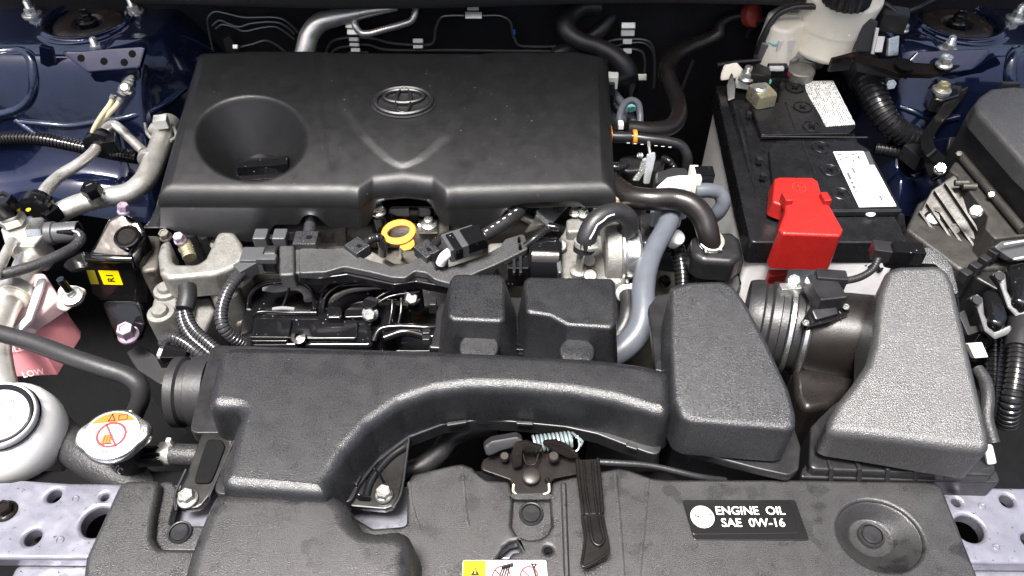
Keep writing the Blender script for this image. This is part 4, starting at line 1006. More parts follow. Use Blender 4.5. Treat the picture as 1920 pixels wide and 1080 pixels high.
MB().slab([P(248, 486, -.042), P(268, 430, -.030), P(282, 500, -.060), P(276, 570, -.11), P(258, 568, -.10)], .005, .002, .004).build('mount_side', 'gloss_paint', mt)
MB().tube([P(163, 484, -.040), P(205, 485, -.037), P(248, 486, -.040)], .0045, 10).build('mount_edge', 'gloss_paint', mt)
MB().slab([P(188, 566, -.098), P(262, 566, -.098), P(272, 610, -.120), P(262, 640, -.134), P(214, 640, -.134), P(206, 600, -.118)], .005, .002, .006).build('mount_foot', 'gloss_paint', mt)
bolt(mt, P(241, 628, -.118), V((.05, -.15, 1)), 28, 'mauve_bolt', 'bolt', 1.4, tall=.7)
MB().slab([P(120, 486, -.05), P(160, 470, -.045), P(166, 500, -.05), P(130, 510, -.06), P(118, 500, -.06)], .006, .002, .005).build('mount_ear', 'gloss_paint', mt)
bolt(mt, P(232, 396, -.010), V((.2, .1, 1)), 18, 'mauve_bolt', 'bolt', 1.3, tall=.7)
# sticker R1 on the face
q4 = [P(183, 508, -.0555), P(221, 508, -.0555), P(231, 534, -.0745), P(195, 533, -.0745)]
fn = (F1[1] - F1[0]).cross(F1[3] - F1[0]).normalized(); fn = fn if fn.dot(CAM - F1[0]) > 0 else -fn
q4 = [q - fn * ((q - F1[0]).dot(fn) - .0006) for q in q4]
sk = flat('sticker', q4, 'label_yellow', mt)
uu = (q4[1] - q4[2]).normalized(); vv = (q4[0] - q4[1]).normalized()
uu = (uu - fn * uu.dot(fn)).normalized(); vv = fn.cross(uu)
ctr = sum(q4, V()) / 4
text('R1', ctr, uu, vv, .0078, 'black_print', sk, bold=.02)
q5 = [P(162, 506, -.056), P(176, 508, -.0555), P(186, 533, -.0745), P(172, 530, -.075)]
q5 = [q - fn * ((q - F1[0]).dot(fn) - .0004) for q in q5]
M('label_yellow_dim', (.16, .14, .01), .3); flat('old_sticker', q5, 'label_yellow_dim', mt)
# dark cast lug and strut below
tag(MB().prism([(236, 660), (258, 646), (276, 652), (330, 700), (345, 720), (300, 720), (256, 692)], -.25, z=-.15, re=.002, rc=.003).build('subframe_lug', 'tar_grey'), 'dark grey casting lug below the black engine mount bolt', 'bracket')

# air conditioning pipes
ac = thing('aircon_pipes', 'bare aluminium air conditioning pipes with junction block and black fittings', 'pipes', P(60, 450, -.10))
T('thick_pipe', 'alu', ac, [(318, 228, -.040), (306, 258, -.042), (294, 290, -.044), (284, 316, -.046), (268, 342, -.046), (240, 362, -.046), (196, 370, -.044), (150, 382, -.044), (118, 396, -.046), (96, 412, -.050)], [40, 40, 40, 41, 40, 38, 37, 38, 38, 38], n=18)
T('thin_pipe', 'alu', ac, [(72, 384, -.030), (88, 354, -.030), (112, 330, -.030), (150, 306, -.030), (172, 288, -.030), (188, 264, -.030), (198, 242, -.030), (212, 234, -.030), (226, 242, -.032), (246, 262, -.036), (268, 283, -.040)], [24, 24, 22, 21, 20, 20, 19, 18, 18, 17, 17], n=14)
p = P(280, 303, -.046); ax = (P(290, 280, -.044) - P(272, 330, -.046)).normalized()
MB().lathe(p, ax, [(.0125, 0), (.0142, .001), (.0142, .007), (.0125, .008)], 22).build('pipe_collar', 'alu', ac)
# grommet on the thin pipe
p = P(186, 268, -.030); ax = (P(196, 246, -.03) - P(172, 288, -.03)).normalized()
MB().lathe(p - ax * .010, ax, [(.010, 0), (.0155, .002), (.0165, .006), (.013, .010), (.0165, .013), (.0155, .020), (.009, .022)], 24).build('grommet', 'gloss_black', ac)
MB().box(P(208, 268, -.030), .014, .020, .018, rz=.3, re=.001).build('grommet_clip', 'gloss_black', ac)
# clip near the engine cover
p = P(306, 244, -.030); MB().box(P(302, 228, -.020), .016, .014, .012, rz=.2, re=.001).build('pipe_clip', 'clip_white', ac)
MB().lathe(P(303, 250, -.042), (P(312, 232, -.04) - P(300, 262, -.043)).normalized(), [(.014, -.003), (.016, -.002), (.016, .004), (.014, .005)], 20).build('pipe_clip', 'clip_white', ac)
T('clip_wire', 'bright_clip', ac, [(272, 232, -.034), (276, 250, -.036), (286, 262, -.036)], 6); T('clip_wire', 'bright_clip', ac, [(326, 238, -.034), (330, 256, -.036), (320, 264, -.036)], 6)
# service port cap
p = P(177, 364, -.030); MB().lathe(p - UP * .010, V((-.05, -.1, 1)), [(.009, 0), (.009, .012)], 18).build('port_neck', 'zinc', ac)
MB().hexa(p + UP * .001, V((-.05, -.1, 1)), .019, .012).build('port_cap', 'gloss_black', ac)
# junction block
MB().prism([(0, 428, -.020), (58, 402, -.020), (84, 436, -.020), (62, 462, -.020), (10, 462, -.020)], -.056, re=.002, rc=.003).build('junction_block', 'alu', ac)
p = P(24, 415, -.016); MB().hexa(p, UP, .024, .008).build('port_nut', 'alu', ac); MB().lathe(p, UP, [(.010, .006), (.010, .014)], 18).build('port_neck', 'alu', ac)
MB().hexa(p + UP * .013, V((-.05, 0, 1)), .025, .018).build('port_cap', 'gloss_black', ac)
p = P(66, 388, -.026); ax = (P(80, 366, -.03) - P(62, 398, -.026)).normalized()
MB().lathe(p - ax * .008, ax, [(.012, 0), (.0165, .001), (.0165, .010), (.0150, .011), (.0165, .012), (.0165, .018), (.011, .019)], 26).build('pipe_gland', 'gloss_black', ac)
flat('yellow_dot', disc(P(53, 393, -.006), XX, CV, .0025, .0022, 0, 12), 'label_yellow', ac)
MB().box(P(92, 400, -.036), .022, .018, .016, rz=-.5, re=.001).build('gland_clip', 'gloss_black', ac)
a, b = P(64, 440, -.028), P(92, 438, -.028); ax = (b - a).normalized()
MB().hexa(a, ax, .031, .014).build('sensor_nut', 'alu_bright', ac)
MB().lathe(b - ax * .004, ax, [(.0125, 0), (.0125, .010), (.011, .011), (.011, .034), (.0105, .035), (.0002, .035)], 24).build('pressure_sensor', 'grey_conn', ac)
MB().box(P(132, 437, -.028), .018, .016, .018, re=.001).build('sensor_plug', 'gloss_black', ac)
T('sensor_cable', 'rubber_worn', ac, [(142, 436, -.026), (152, 446, -.026), (140, 462, -.026), (112, 478, -.022), (70, 496, -.018), (30, 508, -.014), (-20, 520, -.01)], 20)
T('purple_wire', 'mauve_bolt', ac, [(136, 433, -.020), (146, 436, -.020), (150, 443, -.022)], 5)
# pipes running down from the block
T('lower_pipe', 'alu', ac, [(66, 470, -.040), (52, 500, -.042), (30, 545, -.044), (8, 588, -.044), (-2, 620, -.042), (0, 670, -.036), (12, 730, -.030), (18, 760, -.03)], [52, 50, 46, 44, 42, 42, 42, 42], n=18)
p = P(30, 546, -.044); ax = (P(40, 525, -.043) - P(20, 566, -.044)).normalized()
MB().lathe(p - ax * .008, ax, [(.013, 0), (.0175, .001), (.0175, .012), (.0135, .014)], 24).build('pipe_collar', 'alu', ac)
MB().lathe(p - ax * .014, ax, [(.0135, 0), (.0150, .001), (.0150, .006), (.0135, .007)], 24).build('quick_clip', 'cream_plastic', ac)
T('rod_pipe', 'alu', ac, [(24, 452, -.016), (14, 470, -.012), (0, 500, -.008), (-16, 530, -.006)], 19)
sh = T('fender_conduit', 'corrugate', None, [on_shell(a, b, -1, .008) for a, b in ((-20, 272), (30, 269), (80, 271), (130, 280), (180, 291), (225, 300), (262, 306))], 24, corr=(.0042, .18),
       label='thick black ribbed conduit lying across the blue inner fender', cat='conduit', group='corrugated conduits')
wc = thing('wire_plug', 'pair of cream wires ending in a taped grey plug, standing off the pipe', 'wire plug', P(172, 258, -.03))
MB().tube([P(247, 142, .035), P(240, 156, .032), P(232, 168, .028), P(226, 178, .024)], [S(5, P(247, 142, .035)), S(11, P(240, 156, .032)), S(13, P(232, 168, .03)), S(8, P(226, 178, .024))], 10, corr=(.004, .12), flat=.6).build('plug_body', 'cast', wc)
p = P(236, 165, .040); MB().lathe(p, V((0, -.6, .8)), [(.006, -.006), (.006, .002), (.004, .004), (.0002, .004)], 14).build('plug_stud', 'zinc', wc)
for pts in ([(214, 178, .022), (207, 194, .014), (192, 215, .004), (178, 238, -.010), (170, 258, -.025)], [(227, 184, .020), (218, 198, .014), (202, 216, .002), (186, 234, -.010), (176, 254, -.025)]):
    T('wire', 'cream_wire', wc, pts, 9); T('wire_band', 'cast', wc, [pts[0], ((pts[0][0] + pts[1][0]) / 2, (pts[0][1] + pts[1][1]) / 2, (pts[0][2] + pts[1][2]) / 2)], 13, corr=(.004, .15))

# coolant expansion tank
tk = thing('coolant_tank', 'translucent tank with pink coolant and level marks beside the aluminium pipes', 'coolant tank', P(60, 690, -.18))
TOPT = [(-70, 590, -.046), (20, 545, -.046), (66, 512, -.042), (82, 510, -.042), (104, 545, -.050), (106, 560, -.054), (58, 606, -.062), (-60, 618, -.064)]
MB().prism(TOPT, -.074, re=.004, rc=.006, draft=.05).build('lid_shell', 'pale_pink', tk)
A_ = [P(a, b, -.066) for a, b in ((-60, 624), (20, 616), (58, 607), (105, 560), (116, 566), (40, 540))]
B_ = [P(a, b, -.116) for a, b in ((-60, 708), (16, 707), (108, 703), (151, 634), (152, 622), (60, 580))]
bd_ = MB().rings([A_, [a.lerp(b, .5) + V((0, -.002, .002)) for a, b in zip(A_, B_)], B_]).build('tank_body', 'coolant', tk)
bv = bd_.modifiers.new('round', 'BEVEL'); bv.width = .004; bv.segments = 3; bv.limit_method = 'ANGLE'; bv.angle_limit = R(25); bd_.modifiers.move(1, 0)
MB().slab([(104, 548, -.040), (140, 542, -.045), (158, 548, -.05), (156, 562, -.055), (122, 588, -.070), (108, 575, -.065)], .008, .002, .005).build('mounting_ear', 'lilac_white', tk)
p = P(136, 556, -.046); MB().lathe(p, V((0, -.2, 1)), [(.011, -.003), (.011, .002), (.009, .003)], 20).build('ear_washer', 'zinc', tk)
bolt(tk, p + UP * .003, V((-.1, -.1, 1)), 17, 'zinc', 'nut', 1.1, tall=.5); MB().cyl(p + UP * .008, p + V((-.002, 0, .026)), .0038, n=12).build('stud', 'gloss_paint', tk)
MB().slab([(70, 520, -.038), (86, 520, -.038), (58, 600, -.052), (8, 650, -.060), (0, 640, -.058), (46, 592, -.050)], .004, .002, .004).build('tank_rib', 'lilac_white', tk)
tu = V((1, -.02, 0)).normalized(); tv = V((0, .72, .69))
M('tank_mark', (.80, .62, .62), .4)
fq = [A_[1], A_[2], B_[2], B_[1]]
for word, px, py in (('FULL', 28, 652), ('LOW', 66, 696)):
    p, n = onplane(fq, px, py); uu2 = (fq[1] - fq[0]); uu2 = (uu2 - n * uu2.dot(n)).normalized()
    text(word, p + n * .0045, uu2, n.cross(uu2), .0068, 'tank_mark', tk, name='level_mark', bold=.01)
# black pipe crossing in front
bp = T('bonnet_stay_pipe', 'tar_grey', None, [(-30, 617, .004), (60, 642, .002), (140, 672, 0), (200, 692, -.004), (240, 706, -.010), (260, 722, -.016), (264, 744, -.026), (256, 768, -.040), (242, 800, -.058)], [32, 33, 34, 35, 35, 35, 34, 33, 32], n=18,
       label='satin black bent pipe passing in front of the coolant tank', cat='pipe')
# washer bottle
wb = thing('washer_bottle', 'white washer bottle with a clear snap lid beside the radiator hose', 'washer bottle', P(20, 880, -.12))
lidn = V((.22, -.18, 1)).normalized(); wc0 = P(0, 782, .004)
MB().lathe(wc0 - lidn * .085, lidn, [(.030, 0), (.037, .004), (.038, .016), (.035, .024), (.039, .032), (.042, .044), (.0425, .054), (.040, .066), (.035, .076), (.029, .084)], 36).build('neck', 'white_plastic', wb, angle=60)
lu = (XX - lidn * lidn.x).normalized(); lv = lidn.cross(lu)
ld = MB().lathe(wc0, lidn, [(.0270, -.004), (.0290, -.002), (.0290, .005), (.0275, .007), (.0235, .0055), (.0225, .0045), (.0002, .0042)], 44).build('snap_lid', 'lilac_white', wb)
MB().lathe(wc0, lidn, [(.0272, -.005), (.0300, -.004), (.0302, .0005), (.0290, .0015)], 44).build('lid_seal', 'gloss_black', ld)
MB().lathe(wc0, lidn, [(.0222, .0048), (.0236, .0062), (.0252, .0072), (.0262, .0068), (.0256, .0050)], 44, closed=True).build('lid_rim', 'gloss_black', ld)
text('FLUID', P(14, 752, .012), (lu * .95 + lv * .28).normalized(), (lv * .95 - lu * .28).normalized(), .0042, 'black_print', ld, bold=.01)
mbc = MB(); o = P(0, 788, .012); sym = [(-.004, -.003), (.006, -.003), (.009, .004), (-.002, .005)]
sp_ = [o + lu * (a * .95 - b * .28) + lv * (a * .28 + b * .95) + lidn * .0004 for a, b in sym]
def stroke3(mb, pts, n, wd, close=True):
    for i in range(len(pts) if close else len(pts) - 1):
        a, b = pts[i], pts[(i + 1) % len(pts)]; d = (b - a).normalized(); s_ = n.cross(d) * wd / 2
        mb.add([a - s_ - d * wd / 2, b - s_ + d * wd / 2, b + s_ + d * wd / 2, a + s_ - d * wd / 2], [(0, 1, 2, 3)])
stroke3(mbc, sp_, lidn, .0008); mbc.build('washer_symbol', 'black_print', ld).modifiers.clear()
MB().slab([P(-40, 830, .0), P(14, 822, .002), P(34, 806, .003), P(50, 780, .003), P(60, 792, .0), P(38, 825, -.004), P(10, 842, -.006), P(-40, 850, -.006)], .004, .0015, .004).build('lid_tongue', 'lilac_white', ld)
MB().slab([P(-30, 880, -.015), P(36, 858, -.015), P(30, 905, -.045), P(-30, 915, -.045)], .02, .003, .004).build('bottle_rib', 'white_plastic', wb)
MB().lathe(P(56, 884, -.070), V((.2, -.1, 1)), [(.017, -.03), (.019, 0), (.018, .008), (.013, .014), (.011, .02)], 28).build('bottle_shoulder', 'white_plastic', wb)
# upper radiator hose and its end behind the washer bottle
rh = thing('radiator_hose', 'thick black rubber radiator hose running under the radiator cap', 'hose', P(200, 900, -.10))
T('hose', 'rubber_worn', rh, [(56, 752, -.055), (90, 792, -.052), (130, 832, -.050), (175, 866, -.050), (235, 898, -.055), (290, 925, -.065)], [64, 66, 68, 68, 68, 66], n=22)
text('2-D-TC', P(212, 872, -.022), V((.8, -.58, -.05)).normalized(), V((.50, .72, .45)).normalized(), .0050, 'foam', rh)
# radiator cap
cp_ = thing('radiator_filler_cap', 'silver radiator cap with two ears and a warning sticker', 'radiator cap', P(212, 830, -.03))
cn = V((.08, -.10, 1)).normalized(); cc0 = P(212, 816, .004); cu = (XX + YY * .16); cu = (cu - cn * cu.dot(cn)).normalized(); cv = cn.cross(cu)
rC = S(57, cc0)
outl = []
for i in range(72):
    t = 2 * math.pi * i / 72; e = abs(math.cos(t)); k = 1.0
    r = rC
    ear = 1.16 * rC
    for ea in (0.04, math.pi - .04):
        dl = abs((t - ea + math.pi) % (2 * math.pi) - math.pi)
        if dl < .62: r = max(r, min(ear * 1.0 / max(.2, math.cos(dl)), ear * 1.05) if dl < .20 else rC + (ear - rC) * sm(.62, .16, dl))
    outl.append((math.cos(t) * r, math.sin(t) * r * .93))
rg = [[cc0 + cu * x * k + cv * y * k + cn * h for x, y in outl] for k, h in ((.93, -.008), (1.0, -.006), (1.0, -.001), (.97, .0015), (.92, .0022), (.2, .0030), (.01, .0030))]
MB().rings(rg).build('cap_plate', 'alu_bright', cp_, angle=50)
st_ = flat('sticker', disc(cc0 + cn * .0030, cu, cv, rC * .86, rC * .80, .0004, 48), 'paper', cp_)
arc = [cc0 + cn * .0030 + cu * math.cos(t) * rC * .82 + cv * math.sin(t) * rC * .76 + cn * .0007 for t in np.linspace(R(32), R(148), 24)]
flat('orange_field', arc, 'label_orange', st_)
so = cc0 + cn * .0038 - cv * rC * .06
ringflat('prohibition_ring', so, cu, cv, rC * .48, rC * .47, rC * .085, 'label_red', st_, 0)
mbc = MB(); stroke3(mbc, [so + cu * -rC * .20 + cv * rC * .40, so + cu * rC * .18 - cv * rC * .42], cn, rC * .07, False); mbc.build('prohibition_bar', 'label_red', st_).modifiers.clear()
flat('radiator_symbol', [so - cn * .0002 + cu * rC * a + cv * rC * b for a, b in ((-.32, -.30), (.02, -.30), (.06, .02), (-.24, .04))], 'label_orange', st_)
mbc = MB()
for k in range(3): stroke3(mbc, [so - cn * .0001 + cu * rC * (-.22 + k * .09) + cv * rC * (-.24), so - cn * .0001 + cu * rC * (-.18 + k * .09) - cv * rC * .02], cn, rC * .025, False)
stroke3(mbc, [so - cn * .0001 + cu * rC * a + cv * rC * b for a, b in ((-.34, -.31), (.04, -.31))], cn, rC * .05, False)
for k in range(3): stroke3(mbc, [so - cn * .0001 + cu * rC * (.10 + k * .07) + cv * rC * (.10 + k * .03), so - cn * .0001 + cu * rC * (.14 + k * .09) + cv * rC * (.26 - k * .02)], cn, rC * .03, False)
stroke3(mbc, [cc0 + cn * .0039 + cu * rC * a + cv * rC * b for a, b in ((-.16, .46), (.04, .46), (-.06, .70))], cn, rC * .04)
stroke3(mbc, [cc0 + cn * .0039 + cu * rC * a + cv * rC * b for a, b in ((.16, .46), (.42, .46), (.42, .64), (.16, .64))], cn, rC * .03)
mbc.build('pictogram', 'black_print', st_).modifiers.clear()
text('88kPa', cc0 + cn * .0036 - cv * rC * .66 - cu * rC * .06, cu, cv, rC * .13, 'black_print', st_)
mbc = MB(); stroke3(mbc, [cc0 + cn * .0032 + cu * rC * (1.0 + a) + cv * rC * b for a, b in ((-.10, -.10), (.04, -.10), (.06, .06), (-.06, .08))], cn, rC * .035); mbc.build('ear_mark', 'white_paint', cp_).modifiers.clear()
MB().lathe(cc0 - cn * .05, cn, [(rC * .62, 0), (rC * .62, .04), (rC * .8, .043)], 30).build('filler_neck', 'satin_black', cp_)
MB().slab([P(240, 770, .0), P(247, 768, .0), P(244, 782, -.002), P(236, 780, -.002)], .004, .0006, .001).build('hose_tab', 'clip_white', cp_)
# small hose with a clamp behind the duct arm
sh2 = thing('heater_hose', 'short black hose held by a silver spring clamp beside the duct arm', 'hose', P(330, 860, -.06))
T('hose', 'rubber_worn', sh2, [(300, 850, -.034), (335, 852, -.034), (372, 854, -.034), (420, 860, -.036)], 41, n=20)
p = P(300, 850, -.034); MB().lathe(p, XX, [(.0085, 0), (.0098, .001), (.0098, .010), (.0085, .011)], 28).build('spring_clamp', 'bright_clip', sh2)
MB().box(P(318, 829, -.022), .004, .004, .008, re=.0006).build('clamp_ear', 'clip_white', sh2)
T('plastic_neck', 'gloss_black', sh2, [(250, 850, -.036), (280, 850, -.036), (300, 850, -.034)], 30, n=18)
for dy in (-9, 2, 12): MB().slab([P(254, 848 + dy, -.024), P(298, 846 + dy, -.024), P(298, 850 + dy, -.024), P(252, 853 + dy, -.024)], .010, .0006, .001).build('neck_rib', 'gloss_black', sh2)
wp_ = thing('pulley_housing', 'grey aluminium pulley housing at the end of the intake duct', 'pulley', P(345, 740, -.12))
MB().lathe(P(400, 735, -.060), -XX, [(.034, 0), (.034, .016), (.030, .018), (.030, .024), (.033, .026), (.033, .034), (.028, .036)], 36).build('pulley', 'tar_grey', wp_)
MB().prism([(372, 690), (400, 680), (420, 760), (380, 770)], -.12, z=-.045, re=.003, rc=.006).build('housing', 'cast', wp_)
# three corrugated conduits on the mount bracket
cg = 'corrugated conduits on the aluminium mount bracket'
for i, pts in enumerate(([(352, 545, -.020), (348, 570, -.024), (352, 596, -.030), (366, 620, -.036), (388, 640, -.040), (416, 664, -.046)],
                         [(345, 552, -.022), (340, 580, -.028), (343, 606, -.034), (358, 632, -.040), (380, 652, -.046), (410, 676, -.054)],
                         [(314, 660, -.050), (308, 640, -.042), (322, 632, -.036), (346, 642, -.038), (370, 660, -.044), (402, 684, -.056)])):
    T('bracket_conduit', 'corrugate_grey', None, pts, 22, corr=(.0034, .16), label=('dark ribbed conduit coming down the face of the aluminium mount bracket', 'dark ribbed conduit lying under its twin on the aluminium mount bracket', 'dark ribbed conduit hooked over a small plug below the mount bracket')[i], cat='conduit', group=cg)
sl = MB().tube([P(351, 538, -.016), P(352, 556, -.018), P(347, 580, -.022)], S(17, P(350, 550, -.02)), 12); tag(sl.build('conduit_sleeve', 'rubber'), 'black taped sleeve round the conduits on the aluminium mount bracket', 'sleeve')
pb = thing('plug_holder', 'black plug holder with a white clip below the mount bracket conduits', 'plug holder', P(330, 680, -.09))
MB().box(P(345, 672, -.055), .045, .012, .014, re=.001).build('holder', 'satin_black', pb)
MB().box(P(308, 658, -.050), .006, .020, .012, re=.001).build('clip', 'clip_white', pb)
MB().box(P(330, 664, -.046), .024, .016, .010, re=.001).build('plug', 'gloss_black', pb)
# ================================================================== battery
ZT = -.010
bt = thing('battery', 'black-topped grey battery with two white labels and six round caps', 'battery', V((.325, .75, -.21)))
B0, B1 = P(1366, 148, ZT), P(1700, 436, ZT)
xl0, xl1, xr = .262, .250, .408; yb, yf = .885, .598
MB().prism([V((xl0 + .001, yb - .004, -.046)), V((xr - .004, yb - .004, -.046)), V((xr - .002, yf - .004, -.046)), V((xl1 - .001, yf - .002, -.046))], -.22, re=.003, rc=.006).build('case', 'battery_grey', bt)
MB().prism([V((xl0 - .002, yb, ZT - .008)), V((xr, yb, ZT - .008)), V((xr, yf - .004, ZT - .008)), V((xl1 - .004, yf - .004, ZT - .008))], -.048, re=.002, rc=.006).build('lid', 'battery_top', bt)
MB().prism([(1408, 200), (1420, 190), (1458, 192), (1462, 150), (1560, 150), (1606, 236), (1592, 250), (1428, 253)], ZT - .006, z=ZT, re=.0015, rc=.003).build('lid_panel', 'battery_top', bt)
MB().prism([(1442, 280), (1456, 264), (1602, 263), (1630, 280), (1692, 396), (1455, 398)], ZT - .006, z=ZT, re=.0015, rc=.003).build('lid_panel', 'battery_top', bt)
T('lid_joint', 'satin_black', bt, [P(1427, 256, ZT), P(1520, 257, ZT), P(1626, 258, ZT)], 4)
for a, b in (((1473, 190), (1494, 250)), ((1504, 265), (1530, 330)), ): T('lid_joint', 'satin_black', bt, [P(a[0], a[1], ZT + .0003), P(b[0], b[1], ZT + .0003)], 2.5)
T('lid_joint', 'satin_black', bt, [P(1552, 394, ZT), P(1690, 394, ZT)], 3)
for px, py in ((1490, 165), (1505, 201), (1522, 238), (1539, 277), (1556, 320), (1576, 364)):
    p = P(px, py, ZT); r = S(17.5, p)
    c = MB().lathe(p, UP, [(r, -.001), (r, .0012), (r * .93, .0016), (r * .86, .0012), (r * .84, .0004), (.0002, .0002)], 30).build('vent_cap', 'battery_top', bt)
    for rz in (.5, .5 + math.pi / 2): MB().box(p + UP * .0008, r * .8, r * .16, .002, rz=rz, re=.0003).build('cap_slot', 'gloss_black', c)
lu_, lv_ = V((.0, 1, 0)), V((1, 0, 0))
micro_print('battery_print', (.80, .81, .78), (.12, .12, .12), 420, (0, 1, 0), (1, 0, 0))
lab1 = MB().slab([(1508, 152, ZT + .0006), (1562, 151, ZT + .0006), (1604, 233, ZT + .0006), (1548, 237, ZT + .0006), (1536, 212, ZT + .0006), (1528, 200, ZT + .0006), (1512, 172, ZT + .0006)], .0008, .0002, .001); lab1.build('caution_label', 'battery_print', bt)
lab2 = MB().slab([(1562, 284, ZT + .0006), (1618, 283, ZT + .0006), (1640, 310, ZT + .0006), (1681, 386, ZT + .0006), (1611, 388, ZT + .0006)], .0008, .0002, .001); l2 = lab2.build('type_label', 'paper', bt)
z_ = ZT + .0009
flat('small_print', [P(a, b, z_) for a, b in ((1604, 308), (1640, 312), (1672, 370), (1632, 372))], 'battery_print', l2)
micro_print('battery_type_print', (.80, .81, .78), (.10, .10, .10), 95, (0, 1, 0), (1, 0, 0), fine=260)
flat('type_print', [P(a, b, z_) for a, b in ((1582, 312), (1598, 311), (1624, 362), (1604, 363))], 'battery_type_print', l2)
text('TM', P(1657, 376, z_), V((0, 1, 0)), V((-1, 0, 0)), .0075, 'black_print', l2)
text('Pb', P(1612, 295, z_), V((0, 1, 0)), V((-1, 0, 0)), .006, 'black_print', l2)
mbc = MB(); bc = [P(a, b, z_ + .0002) for a, b in ((1572, 290), (1606, 288), (1600, 302), (1578, 303))]
stroke3(mbc, bc, UP, .0008); stroke3(mbc, [P(1568, 287, z_), P(1608, 304, z_)], UP, .0009, False); stroke3(mbc, [P(1566, 303, z_), P(1610, 286, z_)], UP, .0009, False)
mbc.build('crossed_bin', 'black_print', l2).modifiers.clear()
flat('maker_stripe', [P(a, b, z_) for a, b in ((1620, 284), (1630, 284), (1640, 309), (1630, 309))], 'grey_conn', l2)
p = P(1631, 399, ZT - .004); MB().sphere(p, .006, 1, 1, .5).build('lid_stud', 'white_plastic', bt)
MB().slab([(1580, 404, ZT - .010), (1696, 402, ZT - .010), (1700, 436, ZT - .030), (1580, 438, ZT - .030)], .004, .001, .002).build('lid_front', 'battery_top', bt)
MB().slab([P(1570, 436, -.035), P(1688, 436, -.035), P(1682, 446, -.042), P(1572, 447, -.042)], .006, .001, .002).build('case_ledge', 'battery_grey', bt)
MB().slab([P(1360, 188, -.018), P(1374, 186, -.012), P(1434, 436, -.018), P(1420, 440, -.03)], .010, .0015, .003).build('lid_side_rail', 'battery_top', bt)
for py in (214, 300, 330): MB().box(P(1404 + (py - 214) * .23, py, ZT), .006, .006, .006, re=.0008).build('rail_clip', 'satin_black', bt)
# negative terminal clamp
tc = thing('negative_terminal', 'corroded zinc battery clamp with nuts and a cream bracket', 'battery terminal', P(1420, 175, ZT))
MB().box(P(1428, 178, ZT + .010), .026, .030, .018, rz=.3, re=.004).build('clamp', 'zinc_yellow', tc)
p = P(1424, 168, ZT + .018); MB().lathe(p, UP, [(.009, -.01), (.009, .003), (.007, .005), (.0002, .005)], 20).build('post', 'zinc', tc)
MB().box(P(1400, 152, ZT + .006), .028, .022, .010, rz=-.3, re=.003).build('clamp_arm', 'clip_white', tc)
bolt(tc, P(1399, 146, ZT + .014), UP, 20, 'zinc', 'nut', 1.5, stud=.5)
MB().slab([P(1358, 122, .012), P(1382, 117, .014), P(1396, 134, .006), P(1388, 146, 0), P(1350, 152, -.008), P(1352, 138, .0)], .006, .002, .003).build('hold_bracket', 'cream_plastic', tc)
MB().box(P(1422, 142, ZT + .016), .026, .018, .016, rz=-.1, re=.001).build('current_sensor', 'satin_black', tc)
MB().box(P(1457, 132, ZT + .016), .024, .012, .014, re=.001).build('sensor_plug', 'gloss_black', tc)
MB().box(P(1456, 128, ZT + .024), .018, .006, .004, re=.001).build('plug_tab', 'lilac_white', tc)
T('red_wire', 'red', tc, [(1468, 128, ZT + .02), (1476, 138, ZT + .012), (1480, 146, ZT + .002)], 5); T('yellow_wire', 'yellow', tc, [(1466, 130, ZT + .02), (1472, 137, ZT + .014)], 4)
MB().box(P(1438, 152, ZT + .012), .010, .006, .004, re=.0008).build('blue_tab', 'teal', tc)
MB().box(P(1349, 190, -.03), .004, .006, .018, re=.001).build('green_tab', 'green', tc)
MB().slab([P(1362, 160, -.002), P(1372, 132, .010), P(1380, 160, .0), P(1378, 185, -.01), P(1364, 190, -.012)], .004, .001, .002).build('clamp_guard', 'satin_black', tc)
# positive terminal cover, red
rt = thing('positive_terminal_cover', 'bright red plastic cover over the positive battery terminal', 'terminal cover', P(1510, 500, -.08))
MB().prism([(1452, 334), (1462, 331), (1524, 332), (1534, 338), (1543, 372), (1546, 384), (1470, 386), (1448, 378)], ZT - .002, z=ZT + .016, re=.0025, rc=.004, draft=.12).build('cover_flap', 'red', rt)
p = P(1498, 352, ZT + .0165); ringflat('plus_ring', p, XX, YY, .0070, .0085, .0008, 'red_dull', rt, .0003)
mbc = MB(); stroke3(mbc, [p + V((-.004, 0, .0003)), p + V((.004, 0, .0003))], UP, .0008, False); stroke3(mbc, [p + V((0, -.005, .0003)), p + V((0, .005, .0003))], UP, .0008, False); mbc.build('plus_mark', 'red_dull', rt).modifiers.clear()
MB().prism([(1474, 366), (1546, 366), (1564, 398), (1582, 430), (1576, 442), (1468, 438), (1460, 428), (1472, 396)], -.036, z=ZT + .022, re=.003, rc=.004, draft=.02).build('cover_box', 'red', rt)
for px in (1474, 1546): MB().box(P(px, 376, ZT + .022), .008, .014, .012, rz=.1, re=.0012).build('cover_hinge', 'red', rt)
MB().prism([(1440, 486), (1452, 480), (1480, 484), (1478, 512), (1442, 520)], -.10, z=-.060, re=.002, rc=.004).build('cover_foot', 'red', rt)
T('battery_cable', 'corrugate', rt, [(1560, 472, -.050), (1590, 478, -.050), (1620, 488, -.052), (1650, 500, -.06)], 27, corr=(.0045, .12))
T('battery_cable', 'corrugate', rt, [(1372, 528, -.085), (1410, 520, -.085), (1445, 508, -.080)], 24, corr=(.0045, .12))

